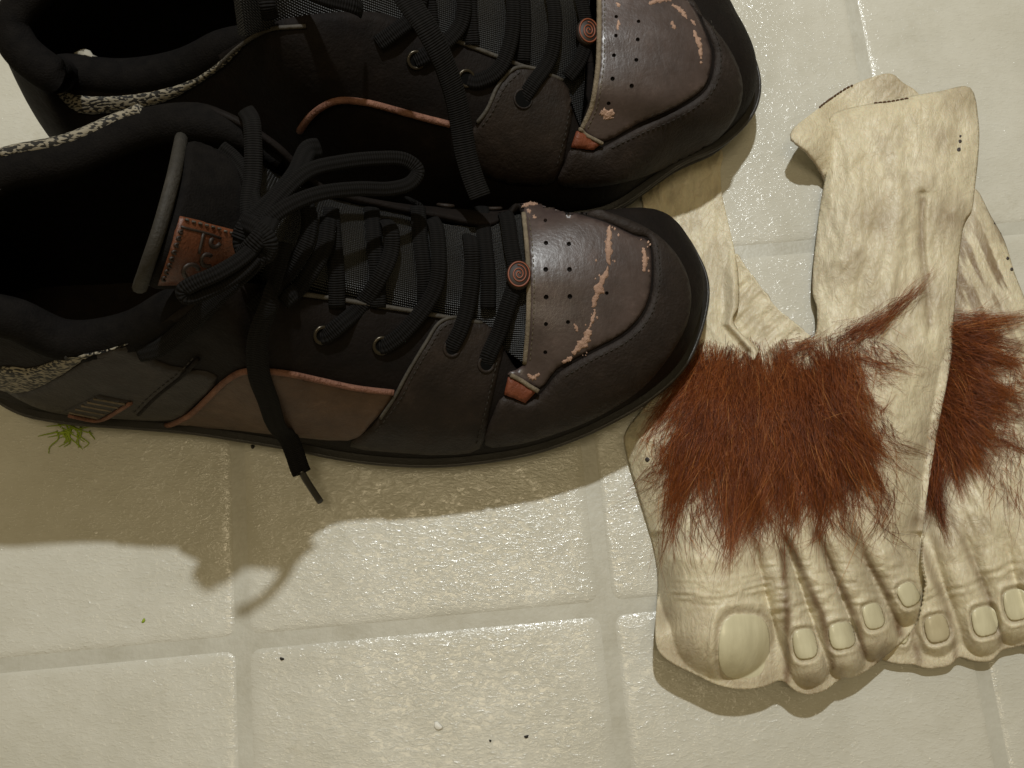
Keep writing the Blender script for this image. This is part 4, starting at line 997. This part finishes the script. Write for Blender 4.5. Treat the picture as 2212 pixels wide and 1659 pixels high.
# fan of locks from the opening down over the instep
for k in range(230):
    a = rs.uniform(0, 1); u0 = 1500+a*325+rs.normal(0, 10); v0 = 768+rs.uniform(-22, 200)+(1-a)*-8
    ang = (.44-a)*-.95+rs.normal(0, .22); l = rs.uniform(95, 240)
    cl1.append((u0, v0, u0+math.sin(ang)*l, v0+math.cos(ang)*l, rs.uniform(7, 20), .42*rs.uniform(.1, 2.0), rs.normal(0, 30)))
for k in range(90):      # short crossing locks over the upper half
    u0 = rs.uniform(1500, 1830); v0 = rs.uniform(760, 900); ang = rs.normal((u0-1660)/170*.9, .5); l = rs.uniform(70, 130)
    cl1.append((u0, v0, u0+math.sin(ang)*l, v0+math.cos(ang)*l, rs.uniform(8, 18), .22, rs.normal(0, 30)))
for (a, b, c, d, s, wt) in ((1500, 900, 1430, 1185, 20, 2.6), (1590, 950, 1575, 1205, 34, 3.6), (1660, 950, 1580, 1205, 28, 3.4), (1700, 980, 1690, 1160, 26, 1.2), (1780, 980, 1760, 1160, 24, 1.2), (1800, 960, 1850, 1150, 22, 1.2), (1820, 930, 1915, 1120, 18, 1.0), (1740, 1000, 1720, 1190, 10, .5), (1850, 930, 1900, 1060, 20, .9),
                           (1520, 790, 1400, 920, 26, 1.2), (1500, 840, 1370, 945, 26, 1.2), (1470, 760, 1530, 900, 24, 1.0), (1530, 740, 1560, 900, 24, 1.0), (1620, 780, 1600, 930, 34, 1.6), (1700, 775, 1690, 930, 36, 1.6), (1790, 740, 1800, 900, 34, 1.8), (1840, 760, 1850, 930, 20, 1.0)):
    cl1.append((a, b, c, d, s, wt, rs.normal(0, 10)))
for k in range(4):
    for (a, b, c, d, sp, wt) in ((1800, 750, 1920, 692, 17, .32), (1845, 728, 1965, 656, 12, .30), (1895, 700, 2000, 622, 8, .16), (1940, 670, 2035, 588, 5, .07)):
        cl1.append((a+rs.normal(0, 6), b+rs.normal(0, 5), c+rs.normal(0, 6), d+rs.normal(0, 6), sp, wt, rs.normal(-8, 8)))
for k in range(4): cl1.append((1700, 765, 1790, 735, 14, .35, -14))
fur('fur', H1, None, cl1, 19000, 0, z_foot1, smoothpoly(FOOT1, 2), 3)
# loose single hairs over the toes and instep edge
cl1b = [(rs.uniform(1440, 1930), rs.uniform(960, 1120), 0, 0, 12, 1, rs.normal(0, 40)) for k in range(140)]
cl1b = [(a, b, a+rs.normal((a-1680)*.16, 50), b+rs.uniform(70, 170), s, w_, c) for a, b, _x, _y, s, w_, c in cl1b]
fringe = [(1500, 760, -.9), (1470, 830, -1.0), (1440, 930, -.7), (1450, 1010, -.45), (1500, 1060, -.25), (1560, 1080, -.15), (1620, 1090, -.1), (1680, 1080, 0), (1740, 1070, .1), (1800, 1050, .25), (1850, 1020, .45), (1870, 960, .6), (1850, 890, .8), (1845, 820, .9), (1840, 770, 1.0)]
for k in range(170):
    a, b, ang = fringe[rs.randint(len(fringe))]; a += rs.normal(0, 26); b += rs.normal(0, 26)-25; ang += rs.normal(0, .45); l = rs.uniform(55, 130)
    cl1b.append((a, b, a+math.sin(ang)*l, b+math.cos(ang)*l, 10, 2.2, rs.normal(0, 30)))
fur('loose_hair', H1, None, cl1b, 3000, 0, z_foot1, smoothpoly(FOOT1, 2), 9, rad=.00007, lift=1.2)
cl2 = []
for k in range(26):
    b = rs.uniform(700, 930); a = np.interp(b, [700, 760, 905, 930], [2062, 2057, 2030, 2026])-rs.uniform(0, 25)
    ang = rs.normal(.55, .25)+ (b-800)/300; l = rs.uniform(120, 210); cl2.append((a, b, a+math.cos(ang)*l, b+math.sin(ang)*l, rs.uniform(10, 22), 1, rs.normal(0, 14)))
for k in range(6): cl2.append((2062, 712+k*8, 2215+rs.normal(0, 15), 745+k*10+rs.normal(0, 10), 7, .45, rs.normal(8, 6)))
for (a, b, c, d, s, wt) in ((2025, 930, 2005, 1080, 16, 1.4), (2022, 980, 2022, 1110, 18, 1.4), (2012, 1030, 2045, 1165, 12, 1.1), (2050, 900, 2120, 1010, 20, .9)): cl2.append((a, b, c, d, s, wt, rs.normal(0, 6)))
fur('fur', H2, None, cl2, 8000, 0, z_foot2, smoothpoly(FOOT2, 2), 13)
cl2b = [(rs.uniform(2060, 2212), rs.uniform(820, 1050), 0, 0, 10, 1, rs.normal(0, 30)) for k in range(24)]
cl2b = [(a, b, a+rs.normal(25, 40), b+rs.uniform(60, 140), s, w_, c) for a, b, _x, _y, s, w_, c in cl2b]
for k in range(50):
    a = rs.uniform(2090, 2190); b = rs.uniform(730, 960); ang = rs.normal(.9, .5); l = rs.uniform(50, 110)
    cl2b.append((a, b, a+math.sin(ang)*l, b+math.cos(ang)*l, 9, 2.0, rs.normal(0, 25)))
fur('loose_hair', H2, None, cl2b, 900, 0, z_foot2, smoothpoly(FOOT2, 2), 19, rad=.00007, lift=1.2)

# ================================================================== SMALL THINGS ON THE FLOOR
def crumb(u, v, r, mt, label, cat, el=1.0, ang=0.0, name='crumb', h=.6):
    c = U(u, v, ZF); V = []; Fc = []; R = r/5000
    for k, (q, z) in enumerate(((.8, 0), (1, .3), (.75, .75), (.01, 1))):
        for i in range(9):
            a = i*2*math.pi/9; x = math.cos(a)*R*q*el*(1+.25*math.sin(2.3*i)); y = math.sin(a)*R*q*(1+.2*math.cos(1.7*i))
            V.append(c+Vector((x*math.cos(ang)-y*math.sin(ang), x*math.sin(ang)+y*math.cos(ang), z*R*h*2)))
    for k in range(3):
        for i in range(9): Fc.append((k*9+i, k*9+(i+1) % 9, (k+1)*9+(i+1) % 9, (k+1)*9+i))
    return tag(mesh_obj(name, V, Fc, mt), label, cat)
crumb(546, 965, 4.5, M['speck'], 'black crumb close beside the sole of the shoe in front', 'crumb')
crumb(609, 1423, 3, M['speck'], 'tiny dark crumb just below the grout crossing at left', 'crumb', 1.7, -.2)
crumb(1137, 1591, 3, M['speck'], 'tiny dark crumb near the bottom edge, right one of two', 'crumb', 1.7, .35)
crumb(1059, 1600, 2.5, M['speck'], 'tiny dark crumb near the bottom edge, left one of two', 'crumb')
crumb(946, 1568, 7, M['white_crumb'], 'white crumb on the tile near the bottom edge', 'crumb', 1.5, -.6, 'crumb', .35)
crumb(310, 1341, 3.2, M['green'], 'yellow green speck on the tile below the shoe shadow', 'speck', 1.7, 1.2, 'speck', .3)
# green strands beside the heel
V = []; rg = random.Random(4); root = thing('plant_strand_tuft', 'small tuft of yellow green strands on the floor beside the shoe heel', 'plant bits')
for k in range(34):
    u0 = 150+rg.gauss(0, 16); v0 = 925+rg.gauss(0, 9); a = rg.choice([0, 3.1, 1.2, 2.2, 1.7])+rg.gauss(0, .5); l = rg.uniform(18, 56)
    P = [U(u0+math.cos(a+rg.gauss(0, .25)*t)*l*t, v0+math.sin(a)*l*t*.9, ZF+.0003+.0005*math.sin(t*math.pi)) for t in (0, .35, .7, 1)]
    tube('strand', P, .00040, .00012, M['green'], root, seg=5, samples=3, taper=lambda t: 1-.6*t)
